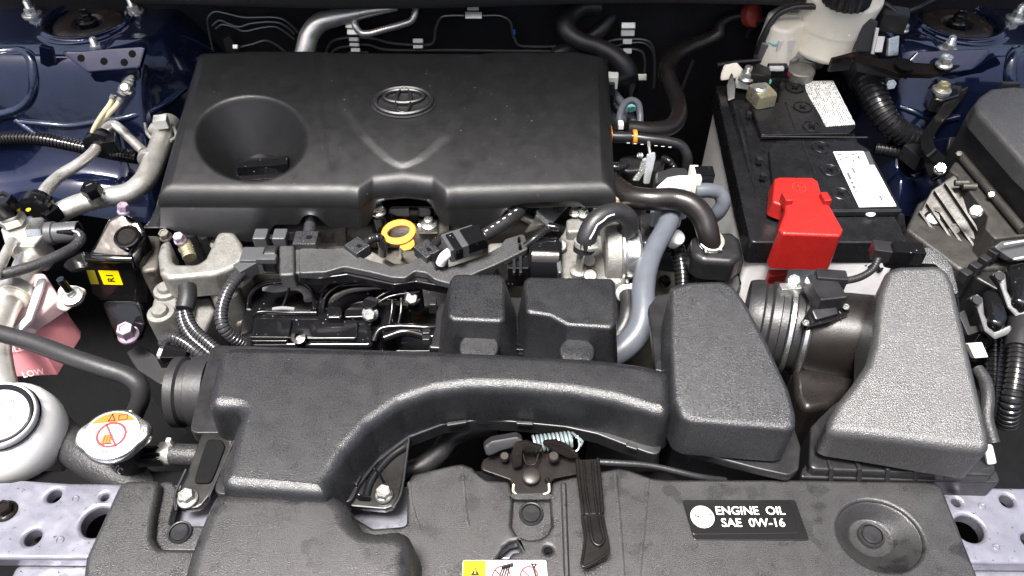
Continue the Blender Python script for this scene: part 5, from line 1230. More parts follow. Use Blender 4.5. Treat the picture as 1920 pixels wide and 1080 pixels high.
# ================================================================== brake master cylinder and its fluid reservoir
br = thing('brake_reservoir', 'cream translucent brake fluid reservoir with a ridged black cap', 'fluid reservoir', P(1540, 100, .0))
def lift(pts, z): return [P(a, b, z) for a, b in pts]
rc0 = P(1543, 92, .004); rr_ = S(64, rc0)
MB().lathe(rc0, V((.06, .02, 1)), [(rr_ * .90, 0), (rr_ * 1.02, .004), (rr_ * 1.04, .010), (rr_ * .98, .014), (rr_ * 1.0, .034), (rr_ * 1.03, .036), (rr_ * 1.01, .038), (rr_ * 1.04, .056), (rr_ * 1.10, .072), (rr_ * 1.08, .078), (rr_ * .8, .084)], 48).build('tank', 'cream_plastic', br, angle=60)
MB().prism(lift([(1440, 20), (1470, 2), (1510, -4), (1516, 40), (1480, 60), (1446, 52)], .050), .0, re=.005, rc=.012, draft=.1).build('side_tank', 'cream_plastic', br)
pc = P(1586, 0, .088)
prof = [(.026, -.004), (.028, 0), (.028, .016), (.026, .019), (.0002, .019)]
mcp = MB(); rg = []
for r, h in prof: rg.append([pc + V((math.cos(t) * r * (1 + .035 * math.cos(t * 20)), math.sin(t) * r * (1 + .035 * math.cos(t * 20)), h)) for t in (2 * math.pi * i / 120 for i in range(120))])
mcp.rings(rg); mcp.build('cap', 'satin_black', br, angle=45)
for px in (1562, 1592): MB().sphere(P(px, 67, .058), .0012, n=8, m=6).build('moulding_dot', 'white_paint', br)
mc = thing('master_cylinder', 'dull cast brake master cylinder under the cream reservoir', 'master cylinder', P(1480, 110, -.05))
MB().tube([P(1470, 100, .0), P(1500, 104, .0), P(1535, 100, .0)], .020, 20).build('cylinder', 'cast', mc)
for px, py, r, z in ((1455, 118, .012, .0), (1478, 112, .014, .0), (1500, 140, .017, -.006), (1515, 118, .012, -.004), (1440, 84, .014, .02)):
    p = P(px, py, z); MB().cyl(p - UP * .03, p + UP * .008, r, n=22).build('port', 'cast', mc)
MB().box(P(1470, 80, .030), .022, .016, .014, rz=.1, re=.001).build('level_plug', 'lilac_white', mc)
T('wire', 'teal', mc, [(1440, 78, .03), (1452, 84, .03), (1460, 82, .032)], 5)
T('brake_hose', 'rubber', mc, [(1420, 100, .01), (1436, 60, .04), (1458, 28, .06), (1490, 14, .07), (1530, 12, .075)], 12)
T('brake_hose', 'rubber', mc, [(1400, 70, .0), (1412, 48, .02), (1438, 34, .04)], 8)
T('brake_hose', 'rubber', mc, [(1345, 122, .0), (1390, 116, .002), (1448, 112, .004)], 9)
# brace from the tower to the master cylinder
bc_ = thing('tower_brace', 'bent black steel brace bolted onto the blue strut tower', 'brace', P(1700, 125, .0))
MB().slab([(1562, 106, .034), (1600, 96, .036), (1640, 108, .034), (1690, 112, .033), (1772, 114, .034), (1815, 112, .034), (1800, 124, .032), (1750, 138, .030), (1685, 136, .030), (1640, 122, .031), (1604, 106, .033), (1562, 112, .032)], .007, .0012, .004).build('brace_strip', 'steel_dark', bc_)
MB().slab([(1604, 104, .028), (1684, 136, .024), (1690, 150, .014), (1606, 136, .010)], .003, .0008, .002).build('brace_web', 'tar_grey', bc_)
MB().slab([(1560, 110, .028), (1600, 108, .030), (1592, 132, .012), (1552, 136, .010)], .004, .001, .002).build('brace_foot', 'satin_black', bc_)
p = P(1697, 121, .037); MB().lathe(p, V((0, -.1, 1)), [(.0115, -.001), (.0115, .0006), (.0002, .0006)], 24).build('slot_hole', 'deep_black', bc_)
bolt(bc_, P(1770, 121, .037), UP, 22, 'zinc', 'bolt', 1.4, tall=.6)
bolt(bc_, P(1668, 156, -.005), V((-.2, -.9, .4)), 18, 'zinc', 'bolt', 1.3, tall=.6)
MB().slab([P(1655, 140, -.002), P(1688, 145, -.002), P(1692, 170, -.02), P(1668, 175, -.02)], .006, .001, .004).build('side_lug', 'satin_black', bc_)
# connectors beside the reservoir
cn_ = thing('relay_bracket', 'black relay on a pale bracket between brake reservoir and strut tower', 'relay', P(1650, 100, .0))
MB().slab([P(1622, 30, .07), P(1648, 40, .066), P(1636, 100, .030), P(1604, 100, .030)], .02, .002, .003).build('relay', 'satin_black', cn_)
MB().slab([P(1643, 52, .060), P(1649, 52, .060), P(1640, 102, .032), P(1634, 102, .032)], .003, .0006, .001).build('bracket_edge', 'clip_white', cn_)
MB().slab([P(1646, 68, .052), P(1660, 68, .052), P(1654, 98, .036), P(1640, 98, .036)], .004, .0008, .001).build('bracket_plate', 'lilac_white', cn_)
MB().slab([P(1668, 72, .050), P(1686, 66, .050), P(1686, 104, .030), P(1664, 106, .030)], .004, .001, .002).build('bracket_leg', 'zinc', cn_)
MB().box(P(1676, 36, .060), .030, .024, .024, rz=-.3, re=.002).build('grey_plug', 'tar_grey', cn_)
bolt(cn_, P(1694, 56, .046), UP, 14, 'zinc', 'bolt', 1.4, tall=.6)
T('plug_cable', 'rubber', cn_, [(1682, 24, .07), (1660, 8, .075), (1630, 2, .08)], 9)
T('plug_cable', 'corrugate', cn_, [(1696, 24, .055), (1726, 12, .055), (1750, 0, .06), (1770, -10, .06)], 11, corr=(.003, .15))

# ================================================================== harness, fuse box and control unit
cdb = thing('harness_conduit', 'very thick black ribbed conduit bending down beside the battery', 'conduit', P(1660, 240, -.08))
T('conduit', 'corrugate', cdb, [(1618, 128, -.006), (1630, 160, -.012), (1644, 195, -.022), (1664, 228, -.034), (1698, 252, -.046), (1740, 266, -.056)], [58, 58, 54, 48, 42, 38], corr=(.0062, .10), n=22)
T('conduit_branch', 'corrugate', cdb, [(1640, 278, -.07), (1680, 284, -.07), (1720, 294, -.075), (1760, 300, -.08)], 26, corr=(.0045, .14))
T('conduit_tape', 'rubber', cdb, [(1606, 118, -.004), (1620, 134, -.006), (1626, 150, -.009)], 66, n=18)
MB().box(P(1722, 290, -.060), .030, .030, .020, rz=.4, re=.002).build('conduit_clamp', 'satin_black', cdb)
fb = thing('fuse_box', 'large black fuse box with a grained lid beside the control unit', 'fuse box', P(1880, 330, -.12))
MB().prism([(1838, 178), (1858, 164), (1900, 160), (2000, 170), (2000, 380), (1920, 306), (1832, 208), (1830, 190)], .012, z=(.034, 0, 0), re=.006, rc=.008, draft=.1, seg=5).build('lid', 'airbox', fb)
MB().prism([(1818, 205), (1834, 186), (2010, 190), (2010, 420), (1935, 352), (1810, 220)], -.06, z=.014, re=.003, rc=.006).build('lid_skirt', 'satin_black', fb)
MB().prism([(1780, 255), (1830, 215), (2010, 230), (2010, 480), (1935, 440), (1775, 280)], -.20, z=-.050, re=.003, rc=.006).build('box_body', 'satin_black', fb)
MB().box(P(1893, 160, .032), .022, .005, .008, re=.001).build('lid_catch', 'satin_black', fb)
ecu = thing('control_unit', 'brownish cast aluminium control unit with cooling fins', 'control unit', P(1820, 440, -.20))
MB().prism([(1795, 296), (1808, 284), (1820, 286), (1930, 426), (1930, 440), (1866, 448), (1848, 428), (1852, 404), (1838, 384), (1796, 330), (1780, 318)], -.10, z=-.030, re=.002, rc=.004).build('top_deck', 'cast_brown', ecu)
MB().tube([P(1800, 290, -.024), P(1860, 362, -.024), P(1918, 432, -.024)], .005, 10).build('deck_edge', 'cast_brown', ecu)
MB().prism([(1722, 380), (1765, 352), (1800, 334), (1852, 410), (1862, 446), (1920, 444), (1925, 500), (1800, 505), (1740, 460), (1700, 430)], -.25, z=-.064, re=.004, rc=.006).build('housing', 'cast_brown', ecu)
MB().slab([P(1703, 430, -.060), P(1745, 362, -.055), P(1794, 330, -.040), P(1850, 412, -.045), P(1868, 450, -.050), P(1802, 508, -.095), P(1750, 480, -.09)], .010, .002, .004).build('finned_face', 'cast_brown', ecu)
fu, fv, fn_ = None, None, None
A0, A1, A2 = P(1703, 430, -.060), P(1794, 330, -.040), P(1802, 508, -.095)
FQ = [P(1703, 430, -.060), P(1745, 362, -.055), P(1794, 330, -.040), P(1850, 412, -.045), P(1868, 450, -.050), P(1802, 508, -.095), P(1750, 480, -.09)]
A0 = sum(FQ, V()) / len(FQ); nf = V()
for i in range(len(FQ)): nf += (FQ[i] - A0).cross(FQ[(i + 1) % len(FQ)] - A0)
nf.normalize(); nf = nf if nf.dot(CAM - A0) > 0 else -nf
for (a, b) in (((1752, 360), (1828, 470)), ((1772, 346), (1846, 456)), ((1738, 384), (1800, 478)), ((1762, 402), (1812, 474)), ((1724, 400), (1776, 476)), ((1748, 432), (1790, 490))):
    pa, pb_ = P(a[0], a[1], -.055), P(b[0], b[1], -.075)
    pa = CAM + (pa - CAM) * ((A0 - CAM).dot(nf) / (pa - CAM).dot(nf)); pb_ = CAM + (pb_ - CAM) * ((A0 - CAM).dot(nf) / (pb_ - CAM).dot(nf))
    d = (pb_ - pa).normalized(); s_ = nf.cross(d) * .0018
    m = MB(); vs = []
    for q in (pa, pb_):
        for sg, h in ((-1, -.002), (1, -.002), (.6, .007), (-.6, .007)): vs.append(q + s_ * sg + nf * h)
    m.rings([vs[:4], vs[4:]]); m.build('cooling_fin', 'cast_brown', ecu)
for a, b in ((1755, 400), (1790, 428), (1755, 456)):
    p = P(a, b, -.06); p = p - nf * ((p - A0).dot(nf)); MB().lathe(p, nf, [(.006, -.002), (.006, .004), (.0002, .005)], 14).build('casting_boss', 'cast_brown', ecu)
p = P(1752, 402, -.05); p = p - nf * ((p - A0).dot(nf)); MB().lathe(p, nf, [(.010, .0), (.010, .004), (.008, .006), (.007, .003), (.0002, .003)], 18).build('breather', 'satin_black', ecu)
bolt(ecu, P(1830, 397, -.026), V((-.5, -.5, .7)), 20, 'zinc', 'bolt', 1.2, tall=.6); bolt(ecu, P(1762, 318, -.030), V((-.3, -.5, .8)), 17, 'zinc', 'bolt', 1.3, tall=.6)
bolt(ecu, P(1858, 366, -.022), V((-.3, -.5, .8)), 9, 'zinc', 'screw', 1.2); bolt(ecu, P(1797, 290, -.02), V((-.3, -.5, .8)), 10, 'cast_brown', 'screw', 1.2)
for a, b in ((1800, 345), (1815, 352)): MB().tube([P(a - 10, b - 2, -.028), P(a + 16, b - 2, -.026)], .004, 10).build('deck_rib', 'cast_brown', ecu)
bk2 = thing('unit_bracket', 'bent glossy black bracket from the blue fender down to the control unit', 'bracket', P(1750, 260, -.06))
MB().prism([(1748, 160), (1768, 142), (1796, 148), (1806, 160), (1800, 178), (1770, 188), (1750, 184)], -.01, z=.008, re=.003, rc=.006).build('bracket_pad', 'gloss_paint', bk2)
MB().slab([P(1740, 184, -.004), P(1770, 190, -.004), P(1768, 204, -.012), P(1738, 204, -.012)], .006, .0015, .004).build('bracket_tongue', 'gloss_paint', bk2)
p = P(1766, 168, .010); MB().lathe(p, UP, [(.011, -.002), (.011, .001), (.009, .002)], 24).build('washer', 'zinc', bk2); bolt(bk2, p + UP * .001, UP, 20, 'zinc_yellow', 'bolt', 1.1, tall=.45)
MB().ribbon([P(1804, 158, .006), P(1800, 176, .002), P(1780, 202, -.006), P(1750, 238, -.018), P(1738, 262, -.024), P(1744, 282, -.026), P(1768, 304, -.030)], V((.6, -.8, .2)), .013, .003).build('bracket_strip', 'gloss_paint', bk2)
MB().slab([P(1726, 262, -.032), P(1742, 268, -.030), P(1770, 300, -.030), P(1775, 322, -.034), P(1745, 340, -.05), P(1734, 310, -.045)], .004, .001, .003).build('bracket_foot', 'gloss_paint', bk2)
# connectors under the control unit
kc = thing('unit_connectors', 'bank of black and grey lever connectors plugged into the control unit', 'connectors', P(1860, 560, -.12))
MB().prism([(1812, 470), (1905, 440), (1990, 440), (1990, 640), (1900, 560), (1830, 520)], -.20, z=-.070, re=.003, rc=.005).build('connector_block', 'satin_black', kc)
MB().slab([P(1870, 462, -.034), P(1880, 452, -.034), P(1990, 440, -.034), P(1990, 478, -.044), P(1905, 490, -.05), P(1890, 486, -.05)], .012, .001, .002).build('connector_tray', 'grey_conn', kc)
for a, b in ((1882, 458), (1900, 486)): T('tray_rail', 'clip_white', kc, [P(a, b, -.030), P(1990, b - 18, -.028)], 4)
for i in range(4): MB().box(P(1808 + i * 18, 516 - i * 13, -.050), .010, .010, .012, rz=.6, re=.001).build('connector_tooth', 'satin_black', kc)
for k, (x, y) in enumerate(((1868, 520), (1826, 565))):
    sc_ = 1.15 if k == 0 else 1.0
    MB().prism([(x + 20 * sc_, y - 22 * sc_), (x + 52 * sc_, y - 30 * sc_), (x + 66 * sc_, y + 28 * sc_), (x + 58 * sc_, y + 46 * sc_), (x + 30 * sc_, y + 36 * sc_)], -.12, z=-.046 - .012 * k, re=.005, rc=.007).build('plug_shell', 'gloss_black', kc)
    MB().slab([P(x - 8, y - 6, -.040 - .012 * k), P(x + 6, y - 14, -.038 - .012 * k), P(x + 18, y - 6, -.038 - .012 * k), P(x + 24, y + 24, -.044 - .012 * k), P(x + 40 * sc_, y + 58 * sc_, -.056 - .012 * k), P(x + 66 * sc_, y + 44 * sc_, -.056 - .012 * k), P(x + 68 * sc_, y + 60 * sc_, -.060 - .012 * k), P(x + 40 * sc_, y + 72 * sc_, -.062 - .012 * k), P(x + 22, y + 56, -.056 - .012 * k), P(x + 6, y + 14, -.046 - .012 * k)], .012, .0015, .002).build('lever', 'grey_conn', kc)
    p = P(x + 6, y - 2, -.036 - .012 * k); MB().lathe(p, V((0, -.4, 1)), [(.005, -.002), (.005, .001), (.0002, .001)], 14).build('lever_pivot', 'satin_black', kc)
MB().slab([P(1798, 588, -.070), P(1808, 580, -.070), P(1820, 612, -.078), P(1848, 608, -.078), P(1848, 618, -.080), P(1814, 630, -.084)], .008, .001, .002).build('small_lever', 'tar_grey', kc)
T('unit_cable', 'corrugate', kc, [(1866, 625, -.10), (1866, 670, -.115), (1862, 740, -.14), (1850, 800, -.17)], 36, corr=(.005, .12), n=16)
T('unit_cable', 'corrugate', kc, [(1908, 650, -.075), (1904, 700, -.085), (1896, 750, -.10), (1888, 800, -.13)], 38, corr=(.005, .12), n=16)
T('cable_boot', 'rubber', kc, [(1915, 600, -.070), (1911, 630, -.072), (1908, 655, -.075)], 46, n=18); T('cable_boot', 'rubber', kc, [(1868, 605, -.09), (1867, 630, -.10)], 42, n=18)
MB().slab([P(1815, 644, -.06), P(1842, 642, -.06), P(1854, 670, -.07), P(1828, 672, -.07)], .006, .001, .001).build('white_tag', 'clip_white', kc)
T('side_cable', 'rubber_worn', kc, [(1832, 692, -.04), (1846, 712, -.04), (1852, 745, -.042), (1850, 785, -.05), (1862, 830, -.06)], 24)
T('side_cable', 'corrugate', kc, [(1788, 545, .05), (1792, 560, .04), (1794, 580, .02), (1796, 600, .0)], 9, corr=(.003, .18))

# ================================================================== hoses between engine and battery
vh = thing('vent_hose', 'thick brown-black rubber hose running from the engine cover into a canister', 'hose', P(1330, 440, -.03))
T('hose', 'brown_black', vh, [(1122, 340, -.016), (1150, 350, -.010), (1180, 368, -.004), (1220, 374, 0), (1264, 374, 0), (1296, 384, -.002), (1318, 408, -.010), (1328, 440, -.022), (1332, 462, -.034)], [50, 46, 42, 42, 43, 44, 44, 42, 42], n=20)
p = P(1332, 456, -.032); ax = V((.05, -.25, 1)).normalized()
for h in (0, .004): MB().lathe(p + ax * h, ax, [(.0118, 0), (.0134, .0006), (.0134, .0022), (.0118, .0028)], 26).build('hose_clip', 'bright_clip', vh)
for q in ((1322, 462), (1350, 458)): T('clip_ear', 'bright_clip', vh, [(q[0], q[1], -.028), (q[0] + 2, q[1] + 12, -.030)], 5)
cb = thing('vent_canister', 'black moulded canister with rounded corners beside the battery', 'canister', P(1340, 500, -.14))
MB().prism([(1296, 444), (1312, 434), (1375, 432), (1388, 448), (1392, 478), (1376, 492), (1318, 488), (1298, 476)], -.062, z=-.034, re=.007, rc=.010, seg=5).build('lid', 'satin_black', cb)
MB().prism([(1290, 458), (1310, 442), (1380, 440), (1394, 460), (1394, 494), (1372, 504), (1312, 498), (1290, 484)], -.072, z=-.058, re=.002, rc=.010).build('seam', 'satin_black', cb)
MB().prism([(1300, 465), (1384, 462), (1384, 504), (1318, 504)], -.16, z=-.070, re=.002, rc=.008).build('body', 'deep_black', cb)
MB().lathe(P(1345, 530, -.085), V((0, -.5, 1)), [(.026, -.02), (.026, .0), (.022, .006), (.0002, .008)], 26).build('lower_boss', 'tar_grey', cb)
gh = thing('grey_hose', 'slate grey plastic hose running down behind the resonator chamber', 'hose', P(1200, 640, -.08))
T('hose', 'grey_hose', gh, [(1262, 376, -.022), (1258, 404, -.022), (1246, 432, -.022), (1226, 468, -.022), (1212, 505, -.024), (1206, 545, -.028), (1206, 585, -.034), (1198, 620, -.042), (1172, 650, -.050), (1130, 678, -.06)], [38, 38, 38, 39, 42, 44, 46, 50, 50, 48], n=20)
gv = thing('grey_valve', 'pale grey plastic valve body with a bent grey hose beside the battery', 'valve', P(1270, 370, -.03))
MB().prism([(1232, 346), (1250, 330), (1272, 326), (1294, 326), (1298, 334), (1296, 366), (1240, 372), (1226, 356)], -.040, z=-.006, re=.004, rc=.006).build('valve_body', 'grey_plastic', gv)
MB().prism([(1252, 344), (1266, 334), (1288, 334), (1288, 352), (1258, 356)], -.02, z=-.003, re=.002, rc=.004).build('valve_panel', 'grey_plastic', gv)
MB().prism([(1218, 390), (1268, 385), (1282, 392), (1278, 402), (1224, 400)], -.05, z=-.030, re=.003, rc=.004).build('valve_foot', 'grey_plastic', gv)
MB().prism([(1230, 322), (1262, 312), (1290, 314), (1292, 328), (1250, 334), (1228, 345)], -.05, z=-.012, re=.003, rc=.006).build('valve_back', 'tar_grey', gv)
MB().box(P(1302, 336, -.006), .010, .026, .020, re=.0015).build('hose_clip', 'cream_plastic', gv)
MB().box(P(1318, 330, -.004), .022, .016, .016, re=.0012).build('plug', 'gloss_black', gv)
T('bent_hose', 'grey_hose', gv, [(1304, 358, -.012), (1328, 357, -.012), (1348, 362, -.016), (1356, 378, -.024), (1348, 396, -.036), (1334, 408, -.05)], 28, n=18)
MB().lathe(P(1268, 446, -.05), V((.3, -.4, 1)), [(.009, -.01), (.009, .003), (.007, .005), (.0002, .005)], 18).build('white_cap', 'white_plastic', gv)
T('lower_conduit', 'corrugate', gv, [(1262, 450, -.075), (1274, 480, -.08), (1280, 520, -.09), (1280, 560, -.10)], 30, corr=(.005, .14), n=14)
MB().prism([(1192, 400), (1216, 392), (1240, 410), (1236, 450), (1210, 462), (1190, 445)], -.12, z=-.060, re=.008, rc=.012).build('pump_body', 'satin_black', gv)
# fuel feed with orange lock
ff = thing('fuel_feed', 'black feed pipe with orange lock at the edge of the engine cover', 'fuel pipe', P(1200, 270, -.02))
MB().box(P(1139, 253, .010), .010, .018, .016, re=.0015).build('orange_lock', 'orange', ff)
T('connector', 'satin_black', ff, [(1140, 256, -.004), (1165, 257, -.004), (1184, 257, -.004)], 21, n=16)
MB().lathe(P(1186, 257, -.004), XX, [(.0075, 0), (.0085, .0005), (.0085, .0045), (.0075, .005)], 20).build('orange_band', 'orange', ff)
T('pipe', 'satin_black', ff, [(1184, 257, -.004), (1215, 261, -.004), (1255, 266, -.006), (1278, 274, -.010), (1288, 292, -.020), (1288, 312, -.034)], 19, n=14)
for i in range(7):
    q = P(1178 + i * 13, 268 + i * 1.3, .003); flat('pipe_print', [q + XX * a + YY * b for a, b in ((-.0018, -.0004), (.0018, -.0004), (.0018, .0004), (-.0018, .0004))], 'white_paint', ff)
uh = thing('heater_return_hose', 'long brown-black hose snaking from the firewall to the engine', 'hose', P(1200, 240, -.03))
T('hose', 'brown_black', uh, [(1420, 30, .030), (1372, 32, .030), (1352, 44, .024), (1346, 64, .014), (1325, 76, .008), (1290, 90, .004), (1262, 108, .0), (1250, 130, -.004), (1258, 160, -.010), (1270, 190, -.014), (1272, 218, -.014), (1256, 238, -.010), (1222, 244, -.006), (1176, 240, -.002)], [18, 18, 22, 26, 28, 30, 32, 32, 32, 32, 32, 32, 32, 30], n=18)
MB().lathe(P(1408, 28, .032), V((.5, -.6, .4)), [(.014, -.006), (.016, -.002), (.016, .006), (.011, .010), (.0002, .011)], 22).build('red_cap', 'red_dull', uh)
bh = thing('heater_hoses', 'pair of black heater hoses looping down from the firewall', 'hose', P(1150, 100, -.02))
T('hose', 'rubber', bh, [(1130, 12, .045), (1090, 14, .042), (1064, 34, .034), (1062, 56, .026), (1085, 76, .018), (1120, 88, .012), (1150, 104, .004), (1172, 126, -.008), (1180, 150, -.024)], [32, 34, 36, 36, 34, 34, 36, 38, 36], n=18)
T('hose', 'rubber', bh, [(1150, 10, .03), (1144, 34, .02), (1126, 56, .008), (1105, 72, -.002), (1070, 90, -.012), (1040, 104, -.02)], 30, n=16)
p = P(1176, 152, -.018); MB().lathe(p, V((.05, -.1, 1)), [(.013, -.02), (.015, -.012), (.015, .002), (.0135, .006)], 22).build('hose_joint', 'gloss_black', bh)
# wires and grey sleeves at the engine cover's edge
we = thing('sleeved_wires', 'grey sleeved wires and a white topped plug beside the engine cover', 'wires', P(1160, 230, -.06))
MB().box(P(1142, 150, .006), .022, .014, .016, rz=-.1, re=.0015).build('white_top', 'clip_white', we)
MB().box(P(1138, 176, .000), .018, .028, .018, rz=-.1, re=.0015).build('plug', 'gloss_black', we)
T('sleeve', 'grey_hose', we, [(1146, 170, -.02), (1165, 192, -.022), (1180, 215, -.026), (1190, 236, -.03)], 16, corr=(.003, .06))
T('sleeve', 'grey_hose', we, [(1150, 190, -.03), (1164, 206, -.03), (1174, 236, -.034)], 14, corr=(.003, .06))
T('sleeve', 'corrugate_grey', we, [(1130, 210, -.03), (1146, 222, -.03), (1160, 236, -.032)], 24, corr=(.0035, .12))
T('loop_hose', 'grey_hose', we, [(1164, 238, -.004), (1162, 218, .002), (1170, 196, .006), (1184, 188, .006), (1196, 194, .002), (1200, 214, -.008), (1200, 230, -.014)], 13)
MB().box(P(1164, 234, .002), .006, .010, .006, re=.0008).build('white_end', 'white_paint', we)
MB().box(P(1184, 202, -.012), .010, .008, .006, rz=.4, re=.001).build('teal_clip', 'teal', we)
T('conduit', 'corrugate', we, [(1128, 300, -.02), (1142, 312, -.022), (1160, 314, -.022), (1176, 306, -.022)], 17, corr=(.0032, .16))
T('conduit', 'corrugate', we, [(1242, 296, -.03), (1254, 302, -.03), (1264, 316, -.04)], 14, corr=(.0032, .16))
zb_ = thing('zinc_bracket', 'dull zinc bracket standing between the engine cover and grey valve', 'bracket', P(1210, 335, -.06))
MB().slab([P(1214, 290, .0), P(1228, 284, .0), P(1230, 296, -.004), P(1218, 345, -.03), P(1206, 345, -.03)], .003, .0008, .002).build('bracket_arm', 'zinc', zb_)
MB().slab([P(1204, 300, -.006), P(1218, 294, -.004), P(1212, 318, -.018), P(1198, 340, -.030), P(1184, 340, -.030), P(1196, 322, -.022)], .004, .001, .002).build('bracket_leg', 'zinc', zb_)
T('pin', 'zinc', zb_, [(1216, 266, .004), (1217, 276, .002), (1219, 290, -.002)], 6); bolt(zb_, P(1202, 292, -.002), V((-1, -.3, .4)), 9, 'zinc', 'screw', 1.3)
MB().prism([(1160, 290), (1230, 285), (1250, 300), (1230, 318), (1165, 322)], -.09, z=-.036, re=.005, rc=.008).build('black_base', 'satin_black', zb_)

# ================================================================== pipes and clips on the firewall
YF = .965
def fwl(pts): return [PY(a, b, YF) for a, b in pts]
ap = thing('aircon_firewall_pipe', 'thick aluminium pipe bending out of the firewall behind the engine cover', 'pipe', P(572, 95, -.02))
MB().tube([P(566, 120, -.012), P(573, 92, .004), P(580, 66, .018), P(598, 44, .030), P(626, 34, .036), P(662, 26, .040), P(692, 20, .043), P(745, 14, .046)], [S(36, P(573, 92, 0)) / 2] * 4 + [S(33, P(630, 34, .03)) / 2, S(28, P(662, 26, .04)) / 2, S(24, P(692, 20, .04)) / 2, S(12, P(740, 14, .04)) / 2], 18).build('pipe', 'alu', ap)
T('thin_pipe', 'alu', ap, [(664, 34, .034), (666, 48, .028), (676, 61, .020), (690, 63, .019), (720, 55, .023), (756, 45, .028), (772, 38, .032), (778, 24, .040), (780, 8, .048)], 13)
lines = [([(400, 96), (392, 60), (390, 34), (402, 22), (420, 24), (455, 32), (525, 34), (545, 46), (560, 62)], 4), ([(398, 48), (412, 38), (428, 44), (448, 50), (470, 44), (520, 42), (540, 52), (552, 64)], 4), ([(404, 54), (416, 46), (436, 50), (456, 58), (490, 52), (515, 50), (532, 58), (552, 74)], 4),
         ([(450, 88), (475, 82), (498, 76), (518, 84), (538, 100)], 4.5), ([(372, 100), (385, 96), (398, 92)], 5),
         ([(610, 104), (620, 80), (640, 72), (700, 72), (730, 80), (800, 84), (812, 80), (818, 50), (828, 32), (845, 29), (870, 29)], 5), ([(905, 29), (940, 30), (956, 40), (962, 66), (972, 84), (990, 87), (1060, 87)], 4.5),
         ([(616, 108), (630, 92), (660, 86), (690, 84), (716, 92), (850, 94), (1040, 96)], 4.5), ([(640, 106), (660, 98), (690, 98)], 4.5),
         ([(1128, 84), (1150, 75), (1180, 73), (1210, 75), (1222, 84), (1227, 110), (1226, 165)], 5), ([(1140, 92), (1170, 82), (1205, 80), (1218, 88), (1226, 100)], 4), ([(1150, 94), (1190, 92), (1204, 98), (1209, 115), (1208, 140)], 5),
         ([(1270, 190), (1285, 150), (1300, 112)], 6)]
bl = thing('brake_lines', 'thin dark metal brake lines clipped along the firewall', 'brake lines', V((0, YF, -.05)))
for pts, w_ in lines:
    q = fwl(pts); MB().tube(q, S(w_, q[0]) / 2, 8, 6).build('brake_line', 'line_metal', bl)
def fclip(segs, label):
    t = thing('line_clip', label, 'clip', PY(segs[0][0], segs[0][1], YF))
    for (px, py, wx, wy, m) in segs:
        p = PY(px, py, YF - .006); MB().box(p, S(wx, p), S(wy, p) * .8, .006, n=V((0, -.8, .6)), re=.0008).build('clip_tab', m, t)
fclip([(660, 44, 24, 22, 'bright_clip'), (662, 60, 22, 14, 'bright_clip'), (664, 74, 18, 9, 'clip_white'), (665, 84, 18, 8, 'clip_white'), (667, 94, 17, 9, 'clip_white')], 'tall stepped zinc clip under the aluminium pipe on the firewall')
fclip([(784, 77, 19, 10, 'clip_white'), (784, 88, 18, 8, 'clip_white')], 'small pale clip on the brake lines above the shield of the cover')
fclip([(887, 16, 22, 8, 'clip_white'), (888, 29, 32, 16, 'bright_clip')], 'grey block clip joining the brake line high on the firewall')
fclip([(1178, 48, 26, 14, 'bright_clip'), (1177, 62, 25, 14, 'clip_white'), (1176, 78, 17, 12, 'clip_white'), (1176, 96, 16, 12, 'clip_white')], 'tall pale clip on the brake lines beside the heater hose')
fclip([(1198, 145, 28, 15, 'bright_clip')], 'flat zinc clip low on the firewall behind the heater hose joint')
fclip([(442, 88, 10, 10, 'zinc'), (372, 99, 8, 8, 'zinc')], 'small bright line fitting on the firewall beside the blue tower')
tag(MB().slab([PY(418, 75, YF - .004), PY(430, 68, YF - .004), PY(450, 98, YF - .004), PY(424, 98, YF - .004)], .004, .001, .002).build('firewall_strap', 'tar_grey'), 'dark grey strap on the firewall below the three bent lines', 'bracket')
bd = MB().slab([PY(962, 58, YF - .004), PY(966, 58, YF - .004), PY(966, 66, YF - .004), PY(962, 66, YF - .004)], .004, .0008, .001); M('blue_mark', (.03, .12, .5), .4); bd.build('blue_band', 'blue_mark', bl)

# ================================================================== bonnet latch
lt = thing('bonnet_latch', 'dark steel bonnet latch with a pale coil spring in the cover notch', 'latch', P(985, 910, -.03))
MB().slab([(900, 880, .003), (905, 862, .004), (940, 842, .005), (985, 836, .005), (1060, 844, .005), (1090, 858, .004), (1088, 888, .002), (1035, 898, .002), (1034, 926, .0), (962, 928, .0), (958, 900, .002)], .006, .0012, .004).build('base_plate', 'steel_dark', lt)
MB().slab([(906, 838, .022), (922, 826, .024), (970, 818, .026), (982, 826, .024), (978, 836, .020), (940, 846, .018), (912, 858, .014)], .012, .002, .004).build('bumper_pad', 'tar_grey', lt)
MB().slab([(966, 832, .026), (986, 828, .028), (1018, 840, .026), (1010, 846, .022), (980, 840, .022), (978, 876, .012), (960, 884, .010), (958, 850, .018)], .004, .001, .003).build('striker_hook', 'steel_dark', lt)
MB().slab([(1012, 832, .022), (1040, 826, .024), (1062, 838, .022), (1088, 860, .014), (1068, 860, .012), (1036, 846, .016)], .004, .001, .002).build('lever_plate', 'steel_dark', lt)
for q, r in (((996, 892, .006), 17), ((946, 856, .012), 9), ((1038, 856, .014), 10)):
    p = P(*q); MB().lathe(p - UP * .002, V((0, -.1, 1)), [(S(r, p), 0), (S(r, p), .003), (S(r * .8, p), .004), (.0002, .004)], 22).build('rivet', 'rust_plate', lt)
p0, p1 = P(1000, 832, .012), P(1074, 824, .014); ax = (p1 - p0); u, v_, n_ = frame(ax)
pts = [p0 + ax * (i / 120) + (u * math.cos(i / 120 * 2 * math.pi * 10) + v_ * math.sin(i / 120 * 2 * math.pi * 10)) * .0060 for i in range(121)] + [P(1082, 820, .022), P(1092, 828, .020), P(1088, 836, .016)]
